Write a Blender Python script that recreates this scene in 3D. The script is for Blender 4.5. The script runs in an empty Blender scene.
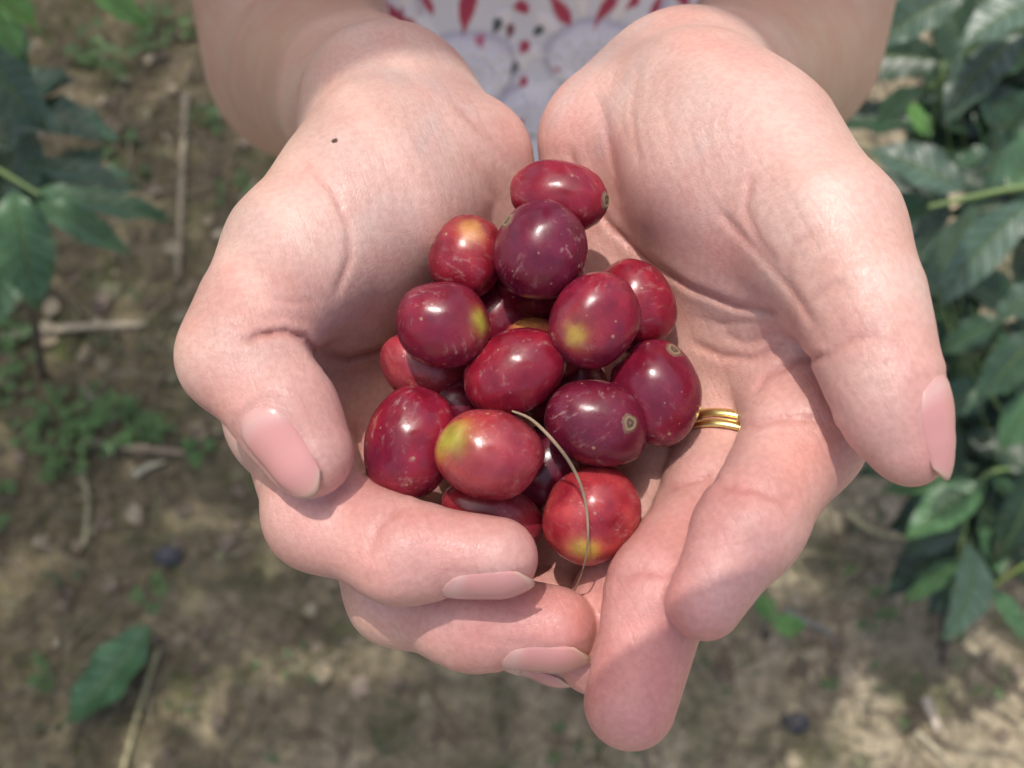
import bpy, bmesh, math, random
import numpy as np
from mathutils import Vector, Matrix, noise

# ------------------------------------------------------------------ camera, sky, sun, exposure
S = bpy.context.scene
C = S.collection
HC = 1.30                      # camera height in metres
TILT = math.radians(25)        # camera looks 65 degrees below the horizon
F = 1098.0                     # focal length in pixels of a 1024 px wide frame
cam_d = bpy.data.cameras.new('camera')
cam = bpy.data.objects.new('camera', cam_d); C.objects.link(cam)
cam.location = (0, 0, HC); cam.rotation_euler = (TILT, 0, 0)
cam_d.sensor_width = 36; cam_d.lens = 36 * F / 1024
cam_d.clip_start = 0.01; cam_d.clip_end = 500
cam_d.dof.use_dof = True; cam_d.dof.focus_distance = 0.188; cam_d.dof.aperture_fstop = 19
S.camera = cam
SUN = Vector((-0.14, 0.187, 0.97)).normalized()
W = bpy.data.worlds.new('World'); S.world = W; W.use_nodes = True
nt = W.node_tree
sky = nt.nodes.new('ShaderNodeTexSky'); sky.sky_type = 'NISHITA'; sky.sun_disc = False
sky.sun_elevation = math.asin(SUN.z); sky.sun_rotation = math.atan2(SUN.x, SUN.y)
sky.air_density = 0.9; sky.dust_density = 5.0; sky.ozone_density = 0.8
nt.links.new(sky.outputs[0], nt.nodes['Background'].inputs[0])
nt.nodes['Background'].inputs[1].default_value = 0.15
sl = bpy.data.lights.new('sun', 'SUN'); sl.energy = 2.0; sl.angle = math.radians(0.6); sl.color = (1, 0.965, 0.92)
so = bpy.data.objects.new('sun', sl); C.objects.link(so)
so.rotation_euler = SUN.to_track_quat('Z', 'Y').to_euler()
S.view_settings.view_transform = 'Standard'; S.view_settings.look = 'None'
S.view_settings.exposure = 0.66; S.view_settings.gamma = 1.0
S.render.engine = 'CYCLES'
S.cycles.max_bounces = 6

CT, ST = math.cos(TILT), math.sin(TILT)
def c2w(p):
    """camera millimetres (x right, y up, z towards the viewer) -> world metres"""
    p = np.asarray(p, float)
    x, y, z = p[..., 0], p[..., 1], p[..., 2]
    return np.stack([x, y * CT - z * ST, y * ST + z * CT + HC * 1000], -1) / 1000
def w2c(p):
    p = np.asarray(p, float) * 1000
    x, y, z = p[..., 0], p[..., 1], p[..., 2] - HC * 1000
    return np.stack([x, y * CT + z * ST, -y * ST + z * CT], -1)
def pc(px, py, D):
    return np.array([(px - 512) * D / F, -(py - 384) * D / F, -D], float)
def PW(px, py, D_m):
    return Vector(c2w(pc(px, py, D_m * 1000)))
def ground_pt(px, py, h=0.0):
    d = c2w(pc(px, py, 1000.0)) - np.array([0, 0, HC])
    t = (HC - h) / -d[2]
    return Vector((d[0] * t, d[1] * t, h))

# ------------------------------------------------------------------ helpers
def nodes(name):
    m = bpy.data.materials.new(name); m.use_nodes = True
    t = m.node_tree; b = t.nodes['Principled BSDF']
    def N(kind, **kw):
        n = t.nodes.new('ShaderNode' + kind)
        for k, v in kw.items():
            if k.startswith('i_'):
                key = k[2:]
                n.inputs[int(key) if key.isdigit() else key].default_value = v
            else: setattr(n, k, v)
        return n
    L = lambda a, bb: t.links.new(a, bb)
    return m, b, N, L
def ramp(N, stops, interp='LINEAR'):
    r = N('ValToRGB'); e = r.color_ramp.elements; r.color_ramp.interpolation = interp
    while len(e) < len(stops): e.new(0.5)
    for i, (p, c) in enumerate(stops):
        e[i].position = p; e[i].color = (c if len(c) == 4 else (*c, 1))
    return r
def mesh_obj(name, verts, faces, mat, parent=None, smooth=True, col=None, uv=None):
    me = bpy.data.meshes.new(name)
    verts = np.asarray(verts, np.float32)
    if isinstance(faces, np.ndarray):
        k = faces.shape[1]
        me.vertices.add(len(verts)); me.vertices.foreach_set('co', verts.ravel())
        me.loops.add(faces.size); me.loops.foreach_set('vertex_index', faces.astype(np.int32).ravel())
        me.polygons.add(len(faces))
        me.polygons.foreach_set('loop_start', np.arange(0, faces.size, k, dtype=np.int32))
        me.polygons.foreach_set('loop_total', np.full(len(faces), k, np.int32))
        me.update(calc_edges=True); me.validate()
    else:
        me.from_pydata(verts.tolist(), [], faces); me.update()
    if smooth: me.polygons.foreach_set('use_smooth', np.ones(len(me.polygons), bool))
    if col is not None:
        a = me.attributes.new('tint', 'FLOAT_COLOR', 'POINT')
        c4 = np.ones((len(verts), 4), np.float32); c4[:, :np.shape(col)[1]] = col
        a.data.foreach_set('color', c4.ravel())
    if uv is not None:
        u = me.uv_layers.new(name='uv')
        li = np.empty(len(me.loops), np.int32); me.loops.foreach_get('vertex_index', li)
        u.data.foreach_set('uv', np.asarray(uv, np.float32)[li].ravel())
    me.materials.append(mat)
    o = bpy.data.objects.new(name, me); C.objects.link(o)
    if parent is not None: o.parent = parent
    return o
def tag(o, label=None, cat=None, group=None, kind=None):
    for k, v in (('label', label), ('category', cat), ('group', group), ('kind', kind)):
        if v: o[k] = v
    return o
def thing(name, loc, label, cat, group=None):
    o = bpy.data.objects.new(name, None); C.objects.link(o); o.location = loc
    o.empty_display_size = 0.05
    return tag(o, label, cat, group)
def grid_faces(nu, nv, off=0):
    i, j = np.meshgrid(np.arange(nu - 1), np.arange(nv - 1), indexing='ij')
    a = (i * nv + j).ravel() + off
    return np.stack([a, a + nv, a + nv + 1, a + 1], 1)
class MB:
    def __init__(s): s.v = []; s.f = []; s.c = []; s.u = []; s.n = 0
    def add(s, v, f, col=(1, 1, 1), uv=None):
        v = np.asarray(v, float); s.v.append(v); s.f.append(np.asarray(f) + s.n); s.n += len(v)
        c = np.ones((len(v), 3)) * np.asarray(col); s.c.append(c)
        s.u.append(np.zeros((len(v), 2)) if uv is None else uv)
    def build(s, name, mat, parent=None, smooth=True):
        v = np.concatenate(s.v); loc = None
        if parent is not None: v = v - np.array(parent.location)
        return mesh_obj(name, v, np.concatenate(s.f), mat, parent, smooth, np.concatenate(s.c), np.concatenate(s.u))
def tube(pts, rad, n=8, flat=1.0):
    """quads of a tapering tube through points; ends pinched shut"""
    P = np.asarray([list(p) for p in pts], float); m = len(P)
    R = np.interp(np.linspace(0, 1, m), np.linspace(0, 1, len(rad)), rad) if not np.isscalar(rad) else np.full(m, rad)
    T = np.gradient(P, axis=0); T /= np.linalg.norm(T, axis=1)[:, None] + 1e-12
    up = np.array([0.13, 0.21, 0.97])
    A = np.cross(T, up); A /= np.linalg.norm(A, axis=1)[:, None] + 1e-12
    B = np.cross(T, A)
    P = np.concatenate([P[:1], P, P[-1:]]); R = np.concatenate([[R[0] * .02], R, [R[-1] * .02]])
    A = np.concatenate([A[:1], A, A[-1:]]); B = np.concatenate([B[:1], B, B[-1:]])
    th = np.linspace(0, 2 * math.pi, n, endpoint=False)
    v = P[:, None] + R[:, None, None] * (np.cos(th)[None, :, None] * A[:, None] + flat * np.sin(th)[None, :, None] * B[:, None])
    f = []
    for i in range(m + 1):
        for j in range(n):
            k = (j + 1) % n
            f.append((i * n + j, i * n + k, (i + 1) * n + k, (i + 1) * n + j))
    return v.reshape(-1, 3), np.array(f)
def smooth_path(pts, n):
    P = np.asarray([list(p) for p in pts], float)
    t = np.linspace(0, len(P) - 1, n); out = []
    for x in t:
        i = min(int(x), len(P) - 2); u = x - i
        p0, p1, p2, p3 = P[max(i - 1, 0)], P[i], P[i + 1], P[min(i + 2, len(P) - 1)]
        out.append(.5 * ((2 * p1) + (-p0 + p2) * u + (2 * p0 - 5 * p1 + 4 * p2 - p3) * u * u + (-p0 + 3 * p1 - 3 * p2 + p3) * u ** 3))
    return np.array(out)
rng = np.random.default_rng(7)

# ------------------------------------------------------------------ ground
def vnoise(x, y, f, seed=0, oct=4):
    """value noise on arrays, -1..1"""
    out = np.zeros_like(x); amp = 1; tot = 0
    for o in range(oct):
        X = x * f + 17.3 * o + seed * 7.1; Y = y * f - 9.7 * o + seed * 3.3
        xi = np.floor(X).astype(np.int64); yi = np.floor(Y).astype(np.int64); u = X - xi; v = Y - yi
        u = u * u * (3 - 2 * u); v = v * v * (3 - 2 * v)
        def h(a, b):
            k = (a * 374761393 + b * 668265263 + (seed + o) * 974711) & 0x7fffffff
            k = ((k ^ (k >> 13)) * 1274126177) & 0x7fffffff
            return ((k ^ (k >> 16)) & 0xffff) / 32767.5 - 1
        out += amp * ((h(xi, yi) * (1 - u) + h(xi + 1, yi) * u) * (1 - v) + (h(xi, yi + 1) * (1 - u) + h(xi + 1, yi + 1) * u) * v)
        tot += amp; amp *= .5; f *= 2.1
    return out / tot
def ground_h(x, y):
    x = np.asarray(x, float); y = np.asarray(y, float)
    return 0.016 * vnoise(x, y, 5, 1, 3) + 0.011 * np.abs(vnoise(x, y, 22, 2, 3)) + 0.004 * vnoise(x, y, 90, 3, 2) - .006
def gaxis(lo, hi, far, s):
    a = list(np.arange(lo, hi, s)); h = s; x = a[-1]
    while x < far: h *= 1.22; x += h; a.append(x)
    h = s; x = a[0]; b = []
    while x > -far: h *= 1.22; x -= h; b.append(x)
    return np.array(b[::-1] + a)
ax_, ay_ = gaxis(-.85, .85, 150, .006), gaxis(-.45, 1.25, 150, .006)
GX, GY = np.meshgrid(ax_, ay_, indexing='ij')
GZ = ground_h(GX, GY)
m, b, N, L = nodes('soil')
tc = N('TexCoord')
n1 = N('TexNoise', i_Scale=6.0, i_Detail=6.0, i_Roughness=.65); L(tc.outputs['Object'], n1.inputs['Vector'])
n2 = N('TexNoise', i_Scale=55.0, i_Detail=5.0, i_Roughness=.7); L(tc.outputs['Object'], n2.inputs['Vector'])
n3 = N('TexNoise', i_Scale=260.0, i_Detail=3.0); L(tc.outputs['Object'], n3.inputs['Vector'])
r1 = ramp(N, [(0.3, (0.215, 0.19, 0.132)), (0.5, (0.325, 0.285, 0.205)), (0.7, (0.45, 0.39, 0.29))]); L(n1.outputs['Fac'], r1.inputs['Fac'])
r2 = ramp(N, [(0.32, (0.58, 0.56, 0.53)), (0.5, (1, 1, 1)), (0.68, (1.5, 1.48, 1.42))]); L(n2.outputs['Fac'], r2.inputs['Fac'])
mu = N('MixRGB', blend_type='MULTIPLY', i_0=1.0); L(r1.outputs[0], mu.inputs[1]); L(r2.outputs[0], mu.inputs[2])
n4 = N('TexNoise', i_Scale=11.0, i_Detail=5.0, i_Roughness=.7); 
mp = N('Mapping'); mp.inputs['Location'].default_value = (4, 2, 0); L(tc.outputs['Object'], mp.inputs['Vector']); L(mp.outputs[0], n4.inputs['Vector'])
r4 = ramp(N, [(0.50, (0, 0, 0)), (0.66, (1, 1, 1))]); L(n4.outputs['Fac'], r4.inputs['Fac'])
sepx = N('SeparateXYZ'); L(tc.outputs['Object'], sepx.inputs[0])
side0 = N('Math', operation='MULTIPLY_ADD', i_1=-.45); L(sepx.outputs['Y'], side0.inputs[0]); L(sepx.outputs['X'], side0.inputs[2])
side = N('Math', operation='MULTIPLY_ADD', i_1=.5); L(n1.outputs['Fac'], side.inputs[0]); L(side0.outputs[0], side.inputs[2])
side_shade = N('MapRange', i_1=-0.40, i_2=0.35, i_3=0.0, i_4=1.0); L(side.outputs[0], side_shade.inputs[0])  # soil colour takes in the left side's shade and the right side's sun
hr = ramp(N, [(0, (.58, .55, .45)), (1, (1.10, 1.06, 1.00))]); L(side_shade.outputs[0], hr.inputs['Fac'])
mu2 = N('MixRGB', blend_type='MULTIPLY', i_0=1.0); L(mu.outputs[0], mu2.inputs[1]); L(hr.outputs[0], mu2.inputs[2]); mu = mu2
gm = N('MixRGB', i_2=(0.085, 0.105, 0.035, 1)); 
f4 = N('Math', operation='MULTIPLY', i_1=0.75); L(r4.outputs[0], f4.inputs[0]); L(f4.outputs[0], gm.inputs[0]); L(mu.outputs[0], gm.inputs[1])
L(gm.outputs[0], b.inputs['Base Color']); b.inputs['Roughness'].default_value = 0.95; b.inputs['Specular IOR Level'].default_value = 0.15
ad = N('Math', operation='ADD'); L(n2.outputs['Fac'], ad.inputs[0]); L(n3.outputs['Fac'], ad.inputs[1])
bp = N('Bump', i_Strength=0.8, i_Distance=0.012); L(ad.outputs[0], bp.inputs['Height']); L(bp.outputs[0], b.inputs['Normal'])
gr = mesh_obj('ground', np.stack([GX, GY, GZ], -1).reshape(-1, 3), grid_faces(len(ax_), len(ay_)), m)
tag(gr, 'brown soil of the plantation floor with clods and mossy patches', 'ground', kind='structure')
del gr['category']; del gr['label']
gr['kind'] = 'structure'

# dry litter: straw, twig and leaf crumbs nobody could count
m, b, N, L = nodes('litter')
at = N('Attribute', attribute_name='tint'); tc = N('TexCoord'); nn = N('TexNoise', i_Scale=120.0, i_Detail=3.0); L(tc.outputs['Object'], nn.inputs['Vector'])
rr = ramp(N, [(.3, (.55, .55, .55)), (.7, (1.25, 1.25, 1.25))]); L(nn.outputs['Fac'], rr.inputs['Fac'])
mx = N('MixRGB', blend_type='MULTIPLY', i_0=1.0); L(at.outputs['Color'], mx.inputs[1]); L(rr.outputs[0], mx.inputs[2]); L(mx.outputs[0], b.inputs['Base Color'])
b.inputs['Roughness'].default_value = 0.8
DRY = m
mb = MB()
CH = [(0.30, 0.25, 0.16), (0.26, 0.21, 0.13), (0.16, 0.12, 0.08), (0.34, 0.29, 0.19), (0.12, 0.09, 0.06), (0.22, 0.17, 0.12), (0.20, 0.19, 0.10)]
for k in range(9000):
    x, y = rng.uniform(-.8, .85), rng.uniform(-.4, 1.2)
    z = float(ground_h(x, y)); a = rng.uniform(0, math.tau)
    t = rng.random()
    colr = np.array(CH[rng.integers(len(CH))]) * rng.uniform(.7, 1.15)
    if t < .88:
        ln = rng.uniform(.012, .07) * (1 if rng.random() < .85 else 2); r = rng.uniform(.0004, .0013)
        d = np.array([math.cos(a), math.sin(a), rng.uniform(-.15, .25)]) * ln
        bend = np.array([-d[1], d[0], 0]) * rng.uniform(-.25, .25)
        P0 = np.array([x, y, z + r + .002])
        v, f = tube([P0, P0 + d * .5 + bend, P0 + d], r, 5); mb.add(v, f, colr)
    else:
        ln = rng.uniform(.006, .026); w = ln * rng.uniform(.3, .6)
        e1 = np.array([math.cos(a), math.sin(a), rng.uniform(-.3, .3)]); e2 = np.array([-e1[1], e1[0], rng.uniform(-.4, .4)])
        us = np.array([0, .3, .7, 1.]); ws = np.array([.15, 1, .8, .1])
        v = [];
        for u, ww in zip(us, ws):
            for s in (-1, 0, 1): v.append(np.array([x, y, z + .005]) + e1 * ln * (u - .5) + e2 * w * ww * s + np.array([0, 0, .2 * w * abs(s) + rng.uniform(0, .001)]))
        mb.add(v, grid_faces(4, 3), colr)
lit = mb.build('leaf_litter', DRY); tag(lit, 'fine dry straw, twigs and leaf crumbs strewn over the soil', 'leaf litter', kind='stuff')

# ------------------------------------------------------------------ coffee leaves and plants
m, b, N, L = nodes('coffee_leaf')
at = N('Attribute', attribute_name='tint'); uvn = N('UVMap', uv_map='uv'); sp = N('SeparateXYZ'); L(uvn.outputs[0], sp.inputs[0])
av = N('Math', operation='ABSOLUTE'); L(sp.outputs['Y'], av.inputs[0])
mid = N('MapRange', i_1=0.02, i_2=0.09, i_3=1.0, i_4=0.0); L(av.outputs[0], mid.inputs[0])
ph = N('Math', operation='MULTIPLY_ADD', i_1=-0.16); L(av.outputs[0], ph.inputs[0]); L(sp.outputs['X'], ph.inputs[2])
pk = N('Math', operation='MULTIPLY', i_1=8.0); L(ph.outputs[0], pk.inputs[0])
fr = N('Math', operation='PINGPONG', i_1=0.5); L(pk.outputs[0], fr.inputs[0])
lat = N('MapRange', i_1=0.0, i_2=0.07, i_3=0.85, i_4=0.0); L(fr.outputs[0], lat.inputs[0])
vm = N('Math', operation='MAXIMUM'); L(mid.outputs[0], vm.inputs[0]); L(lat.outputs[0], vm.inputs[1])
tc = N('TexCoord'); nn = N('TexNoise', i_Scale=35.0, i_Detail=4.0); L(tc.outputs['Object'], nn.inputs['Vector'])
rr = ramp(N, [(.3, (.7, .75, .7)), (.7, (1.25, 1.2, 1.2))]); L(nn.outputs['Fac'], rr.inputs['Fac'])
mx = N('MixRGB', blend_type='MULTIPLY', i_0=1.0); L(at.outputs['Color'], mx.inputs[1]); L(rr.outputs[0], mx.inputs[2])
ve = N('MixRGB', i_2=(0.16, 0.24, 0.09, 1)); vf = N('Math', operation='MULTIPLY', i_1=0.6); L(vm.outputs[0], vf.inputs[0]); L(vf.outputs[0], ve.inputs[0]); L(mx.outputs[0], ve.inputs[1])
L(ve.outputs[0], b.inputs['Base Color']); b.inputs['Roughness'].default_value = 0.41; b.inputs['Specular IOR Level'].default_value = 0.5
bp = N('Bump', i_Strength=0.9, i_Distance=0.003, invert=True); L(vm.outputs[0], bp.inputs['Height']); L(bp.outputs[0], b.inputs['Normal'])
b.inputs['Subsurface Weight'].default_value = 0.0
LEAF = m
m, b, N, L = nodes('green_stem')
at = N('Attribute', attribute_name='tint'); L(at.outputs['Color'], b.inputs['Base Color']); b.inputs['Roughness'].default_value = 0.5
STEM = m
GREENS = dict(deep=(0.018, 0.044, 0.020), dark=(0.035, 0.078, 0.040), mid=(0.055, 0.125, 0.050), bright=(0.095, 0.22, 0.045), grey=(0.058, 0.100, 0.066))  # grey has sky sheen mixed into the green; deep stands for shaded gaps
def add_leaf(mb, base, tip, width, colr, nrm=None, droop=.12, seed=0, nu=15, nv=9):
    r = np.random.default_rng(seed + 101)
    base = np.array(base, float); tip = np.array(tip, float); d = tip - base; Ln = np.linalg.norm(d); d = d / Ln
    n = np.array([r.normal(0, .25), r.normal(0, .25) - .1, 1.0]) if nrm is None else np.array(nrm, float)
    n = n - d * (n @ d); n /= np.linalg.norm(n); s = np.cross(n, d)
    u = np.linspace(0, 1, nu)[:, None]; v = np.linspace(-1, 1, nv)[None]
    sh = np.sin(np.pi * np.clip(u, 0, 1) ** .88) ** .85 * (1 - .35 * u ** 6)
    sh = np.maximum(sh * (1 - .25 * np.exp(-((u - .97) / .06) ** 2)), .012)
    curve = r.normal(0, .05)
    fold = r.uniform(.15, .42); wob = r.uniform(.04, .09); k = r.uniform(5.5, 7.5); p1, p2 = r.uniform(0, 6, 2)
    X = u * Ln + 0 * v
    Y = v * sh * width / 2 + curve * Ln * np.sin(np.pi * u)
    Z = fold * np.abs(v) * sh * width * .5 - droop * Ln * (u - .1) ** 2 + wob * width * v * v * np.sin(k * 2 * u * np.pi / 2 + p1 + 1.3 * (v > 0)) \
        - .030 * width * np.cos((8 * (u - .16 * np.abs(v))) * 2 * np.pi) * np.abs(v) ** .6 * (1 - np.abs(v) ** 4) + .06 * Ln * np.sin(p2) * u * v
    P = base + X[..., None] * d + Y[..., None] * s + Z[..., None] * n
    cc = np.array(colr) * r.uniform(.85, 1.15)
    uv = np.stack([u + 0 * v, v + 0 * u], -1).reshape(-1, 2)
    mb.add(P.reshape(-1, 3), grid_faces(nu, nv), cc, uv)
def plant(name, label, leaves, stems, group=None, filler=(), trunk_to=None):
    """leaves: (base px, base py, tip px, tip py, distance m, width px, tone)"""
    gp = PW(*trunk_to[0]) if trunk_to else None
    foot = Vector((trunk_to[1][0], trunk_to[1][1], float(ground_h(*trunk_to[1]))))
    t = thing(name, foot, label, 'plant', group)
    fm = MB(); smb = MB()
    for i, (bx, by, tx, ty, D, w, tone) in enumerate(leaves):
        r = np.random.default_rng(i * 13 + len(leaves))
        add_leaf(fm, PW(bx, by, D), PW(tx, ty, D + r.uniform(-.005, .03)), w * D / F * .92, GREENS[tone], seed=i * 7 + len(leaves))
    for (x0, x1, y0, y1, D0, D1, n, tone) in filler:
        for k in range(n):
            bx, by, D = rng.uniform(x0, x1), rng.uniform(y0, y1), rng.uniform(D0, D1)
            a = rng.uniform(0, math.tau); ln = rng.uniform(80, 125)
            B = PW(bx, by, D); T = PW(bx + math.cos(a) * ln, by + math.sin(a) * ln, D + .02)
            if min(B.z, T.z) < .04: continue
            add_leaf(fm, B, T, rng.uniform(.4, .5) * ln * D / F, GREENS[tone], seed=int(rng.integers(1e6)))
            if stems:
                q = min((PW(*p) for s in stems for p in s[0]), key=lambda z: (z - B).length)
                if (q - B).length < .25:
                    v, f = tube(smooth_path([B, (B + q) / 2 + Vector((0, 0, .01)), q], 6), [.0006, .001], 5); smb.add(v, f, (0.10, 0.16, 0.05))
    for pts, r0, r1, colr in stems:
        v, f = tube(smooth_path([PW(*p) for p in pts], 24), [r0, r1], 8); smb.add(v, f, colr)
    if trunk_to:
        top = gp; v, f = tube(smooth_path([foot - Vector((0, 0, .01)), foot.lerp(top, .5) + Vector((.01, .01, 0)), top], 20), [.006, .003], 8); smb.add(v, f, (0.11, 0.085, 0.06))
    smb.build('stem', STEM, t); fm.build('foliage', LEAF, t)
    return t
GS = (0.13, 0.20, 0.06)
plant('coffee_plant', 'large leafy coffee bush at the upper right beside the forearm and thumb',
    [(965,-8,870,48,.80,50,'grey'), (1052,-6,958,40,.78,54,'grey'), (1024,32,942,126,.82,56,'grey'), (925,86,872,132,.86,26,'mid'), (966,191,864,146,.80,54,'grey'),
     (932,207,866,206,.83,36,'mid'), (945,208,893,274,.82,36,'grey'), (975,206,924,300,.80,44,'grey'), (1032,200,940,310,.78,52,'grey'), (1055,282,988,322,.76,46,'grey'),
     (1010,190,1045,120,.80,42,'mid'), (984,191,1004,118,.86,36,'dark'), (1060,90,985,150,.88,44,'dark'), (930,140,905,92,.92,24,'bright'), (965,230,1010,262,.86,30,'bright'),
     (1000,320,935,352,.90,40,'dark'), (1040,330,975,400,.88,46,'dark'), (990,380,930,412,.96,40,'dark'), (1050,390,1000,452,.90,44,'mid'), (950,350,985,420,1.0,38,'dark'),
     (1010,150,950,160,.92,34,'dark'),(960,60,915,100,.95,36,'dark'),(1000,330,1010,400,.95,36,'mid')],
    [([(1070,180,.80),(1005,190,.80),(928,207,.80)], .003, .0016, GS), ([(1080,20,.84),(1000,28,.80),(940,80,.86),(925,86,.86)], .0028, .0015, GS),
     ([(1090,330,.92),(1040,332,.9),(960,360,.95)], .0025, .0015, (.08,.10,.05)), ([(1080,180,.80),(1095,330,.92),(1080,20,.84)], .005, .004, (.12,.10,.07))],
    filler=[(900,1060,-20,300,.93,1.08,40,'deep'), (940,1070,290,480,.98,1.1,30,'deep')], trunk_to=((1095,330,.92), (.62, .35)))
plant('coffee_plant', 'low glossy coffee sapling at the right below the bigger bush',
    [(978,466,878,492,1.02,36,'mid'), (986,480,902,538,1.0,48,'mid'), (984,470,1050,492,1.02,42,'mid'), (968,520,900,556,1.04,32,'grey'), (962,560,896,604,1.05,32,'mid'),
     (968,542,948,644,1.0,42,'grey'), (1000,575,985,500,1.03,34,'mid'), (1035,538,1065,605,1.0,36,'mid'), (1000,520,935,530,1.08,34,'dark'), (1010,500,1040,440,1.05,40,'dark'),
     (990,590,1030,640,1.05,24,'mid'), (985,480,960,430,1.06,30,'dark')],
    [([(1075,540,1.0),(1025,565,1.01),(985,592,1.04)], .0028, .0014, (.16,.22,.05)), ([(1060,470,1.02),(985,475,1.01),(962,540,1.02),(960,562,1.05)], .0025, .0012, GS)],
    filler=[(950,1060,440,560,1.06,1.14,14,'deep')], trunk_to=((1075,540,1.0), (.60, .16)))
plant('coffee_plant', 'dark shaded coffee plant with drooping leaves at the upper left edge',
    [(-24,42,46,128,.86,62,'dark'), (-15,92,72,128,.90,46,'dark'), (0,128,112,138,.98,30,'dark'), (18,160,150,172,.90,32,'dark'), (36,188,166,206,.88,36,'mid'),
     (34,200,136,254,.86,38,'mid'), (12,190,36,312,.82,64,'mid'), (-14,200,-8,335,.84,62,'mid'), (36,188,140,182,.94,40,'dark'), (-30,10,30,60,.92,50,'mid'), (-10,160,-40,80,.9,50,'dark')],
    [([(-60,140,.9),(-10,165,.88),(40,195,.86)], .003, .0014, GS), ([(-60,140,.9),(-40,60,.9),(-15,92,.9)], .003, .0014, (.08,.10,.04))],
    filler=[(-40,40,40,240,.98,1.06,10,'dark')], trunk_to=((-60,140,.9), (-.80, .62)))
plant('coffee_plant', 'bright green coffee shoot in the top left corner',
    [(-26,-14,44,30,.72,54,'bright'), (84,-18,150,22,.74,38,'bright'), (-10,-20,20,60,.78,40,'bright'), (60,-40,100,-5,.74,36,'mid')],
    [([(-80,-60,.74),(20,-40,.73),(85,-18,.74)], .003, .0014, GS), ([(-80,-60,.74),(-26,-14,.72)], .003, .0014, GS)], trunk_to=((-80,-60,.74), (-.62, .62)))

# things lying on the soil
def ground_leaf():
    t = MB(); a = ground_pt(152, 626, .03); c = ground_pt(54, 728, .022)
    add_leaf(t, a, c, .080, (0.040, 0.115, 0.040), nrm=(-.35, .25, 1), droop=.05, seed=5, nu=23, nv=13)
    o = t.build('fallen_leaf', LEAF); tag(o, 'single fallen green leaf lying on bare soil at the lower left', 'leaf')
ground_leaf()
def stalk(pts, r0, r1, colr, label, name='dry_stalk', cat='dry stalk', flat=1.0, lift=.006):
    P = [ground_pt(x, y) for x, y in pts]; P = [Vector((p.x, p.y, float(ground_h(p.x, p.y)) + lift + r0 * flat)) for p in P]
    t = MB(); v, f = tube(smooth_path(P, 14), [r0, r1], 8, flat); t.add(v, f, colr)
    o = t.build(name, DRY); tag(o, label, cat, 'dry stalks and straws on the soil')
stalk([(188,98),(184,180),(177,278)], .0055, .004, (.30,.25,.16), 'pale dry stick standing out beside the left forearm')
stalk([(2,338),(70,330),(147,324)], .008, .005, (.36,.30,.20), 'broad flattened dry stalk below the dark leaves at the left edge', flat=.4)
stalk([(88,446),(140,452),(192,455)], .008, .004, (.27,.21,.14), 'flattened brown stalk beside the clover and the bent thumb', flat=.4)
stalk([(158,648),(140,705),(122,775)], .0035, .003, (.36,.32,.17), 'long straw running down from the fallen green leaf')
stalk([(84,392),(112,418)], .005, .004, (.33,.27,.20), 'short broken stick just above the clover')
stalk([(136,478),(150,470),(168,463)], .007, .002, (.38,.35,.24), 'little pale dry leaf blade below the flattened brown stalk', flat=.3)
stalk([(914,732),(935,752),(955,775)], .004, .003, (.42,.36,.24), 'thin pale straw in the lower right corner')
stalk([(924,698),(930,715),(936,732)], .007, .004, (.50,.42,.32), 'short light wood chip on the sunlit soil at lower right', name='wood_chip', cat='wood chip', flat=.4)
stalk([(848,512),(870,528),(902,536)], .006, .003, (.44,.38,.20), 'yellowed grass blade under the low sapling', flat=.3)
stalk([(940,600),(938,640),(934,668)], .005, .003, (.03,.026,.022), 'dark twig hanging under the low sapling', name='twig', cat='twig', lift=.02)
stalk([(84,470),(88,505),(84,545)], .004, .003, (.30,.28,.16), 'faded straw standing alone left of the bent index finger')
stalk([(785,608),(808,622),(832,632)], .005, .003, (.22,.22,.18), 'grey twig beside the small seedling', name='twig', cat='twig')
# weeds
def weed(mb, x, y, n, rad, size, tone):
    for k in range(n):
        a = rng.uniform(0, math.tau); rr = rad * math.sqrt(rng.random()); px, py = x + rr * math.cos(a), y + rr * math.sin(a)
        z = float(ground_h(px, py)); h = rng.uniform(.012, .035)
        top = Vector((px, py, z + h))
        v, f = tube([(px, py, z), top], .0006, 4); mb.add(v, f, (.08, .14, .04))
        for q in range(3):
            b2 = a + q * 2.09 + rng.uniform(-.3, .3); ln = size * rng.uniform(.7, 1.2)
            add_leaf(mb, top, top + Vector((math.cos(b2) * ln, math.sin(b2) * ln, rng.uniform(-.2, .3) * ln)), ln * .75, GREENS[tone] if isinstance(tone, str) else tone, seed=int(rng.integers(1e6)), nu=6, nv=5)
mb = MB(); WG = (.066, .150, .03)
for px, py, n, rad in [(75,415,16,.045),(120,430,14,.035),(160,432,8,.02),(55,440,14,.05),(20,300,10,.04),(10,350,12,.05),(70,465,6,.03),(200,455,5,.02),(100,60,10,.06),(170,40,8,.05),(210,130,6,.03),(15,395,8,.04),
                       (5,500,5,.03),(45,675,4,.02),(265,690,3,.03),(160,590,3,.03),(865,600,5,.04),(640,740,4,.05),(950,610,5,.05),(1000,690,5,.04),(890,690,4,.04),(870,640,4,.02),(560,735,3,.04),(130,165,6,.05),(235,200,5,.03),(820,700,3,.03)]:
    p = ground_pt(px, py); weed(mb, p.x, p.y, int(n * (1.5 if px < 250 else .8)), rad, rng.uniform(.008, .014) * (1 if px < 250 else .75), WG if px < 250 else (.075, .15, .03))
for k in range(130):
    weed(mb, rng.uniform(-.8, .85), rng.uniform(-.3, 1.2), 3, .03, rng.uniform(.004, .008), (.06, .105, .03))
tag(mb.build('weeds', LEAF), 'small bright green clover and weeds sprouting from the soil', 'weeds', kind='stuff')
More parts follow.
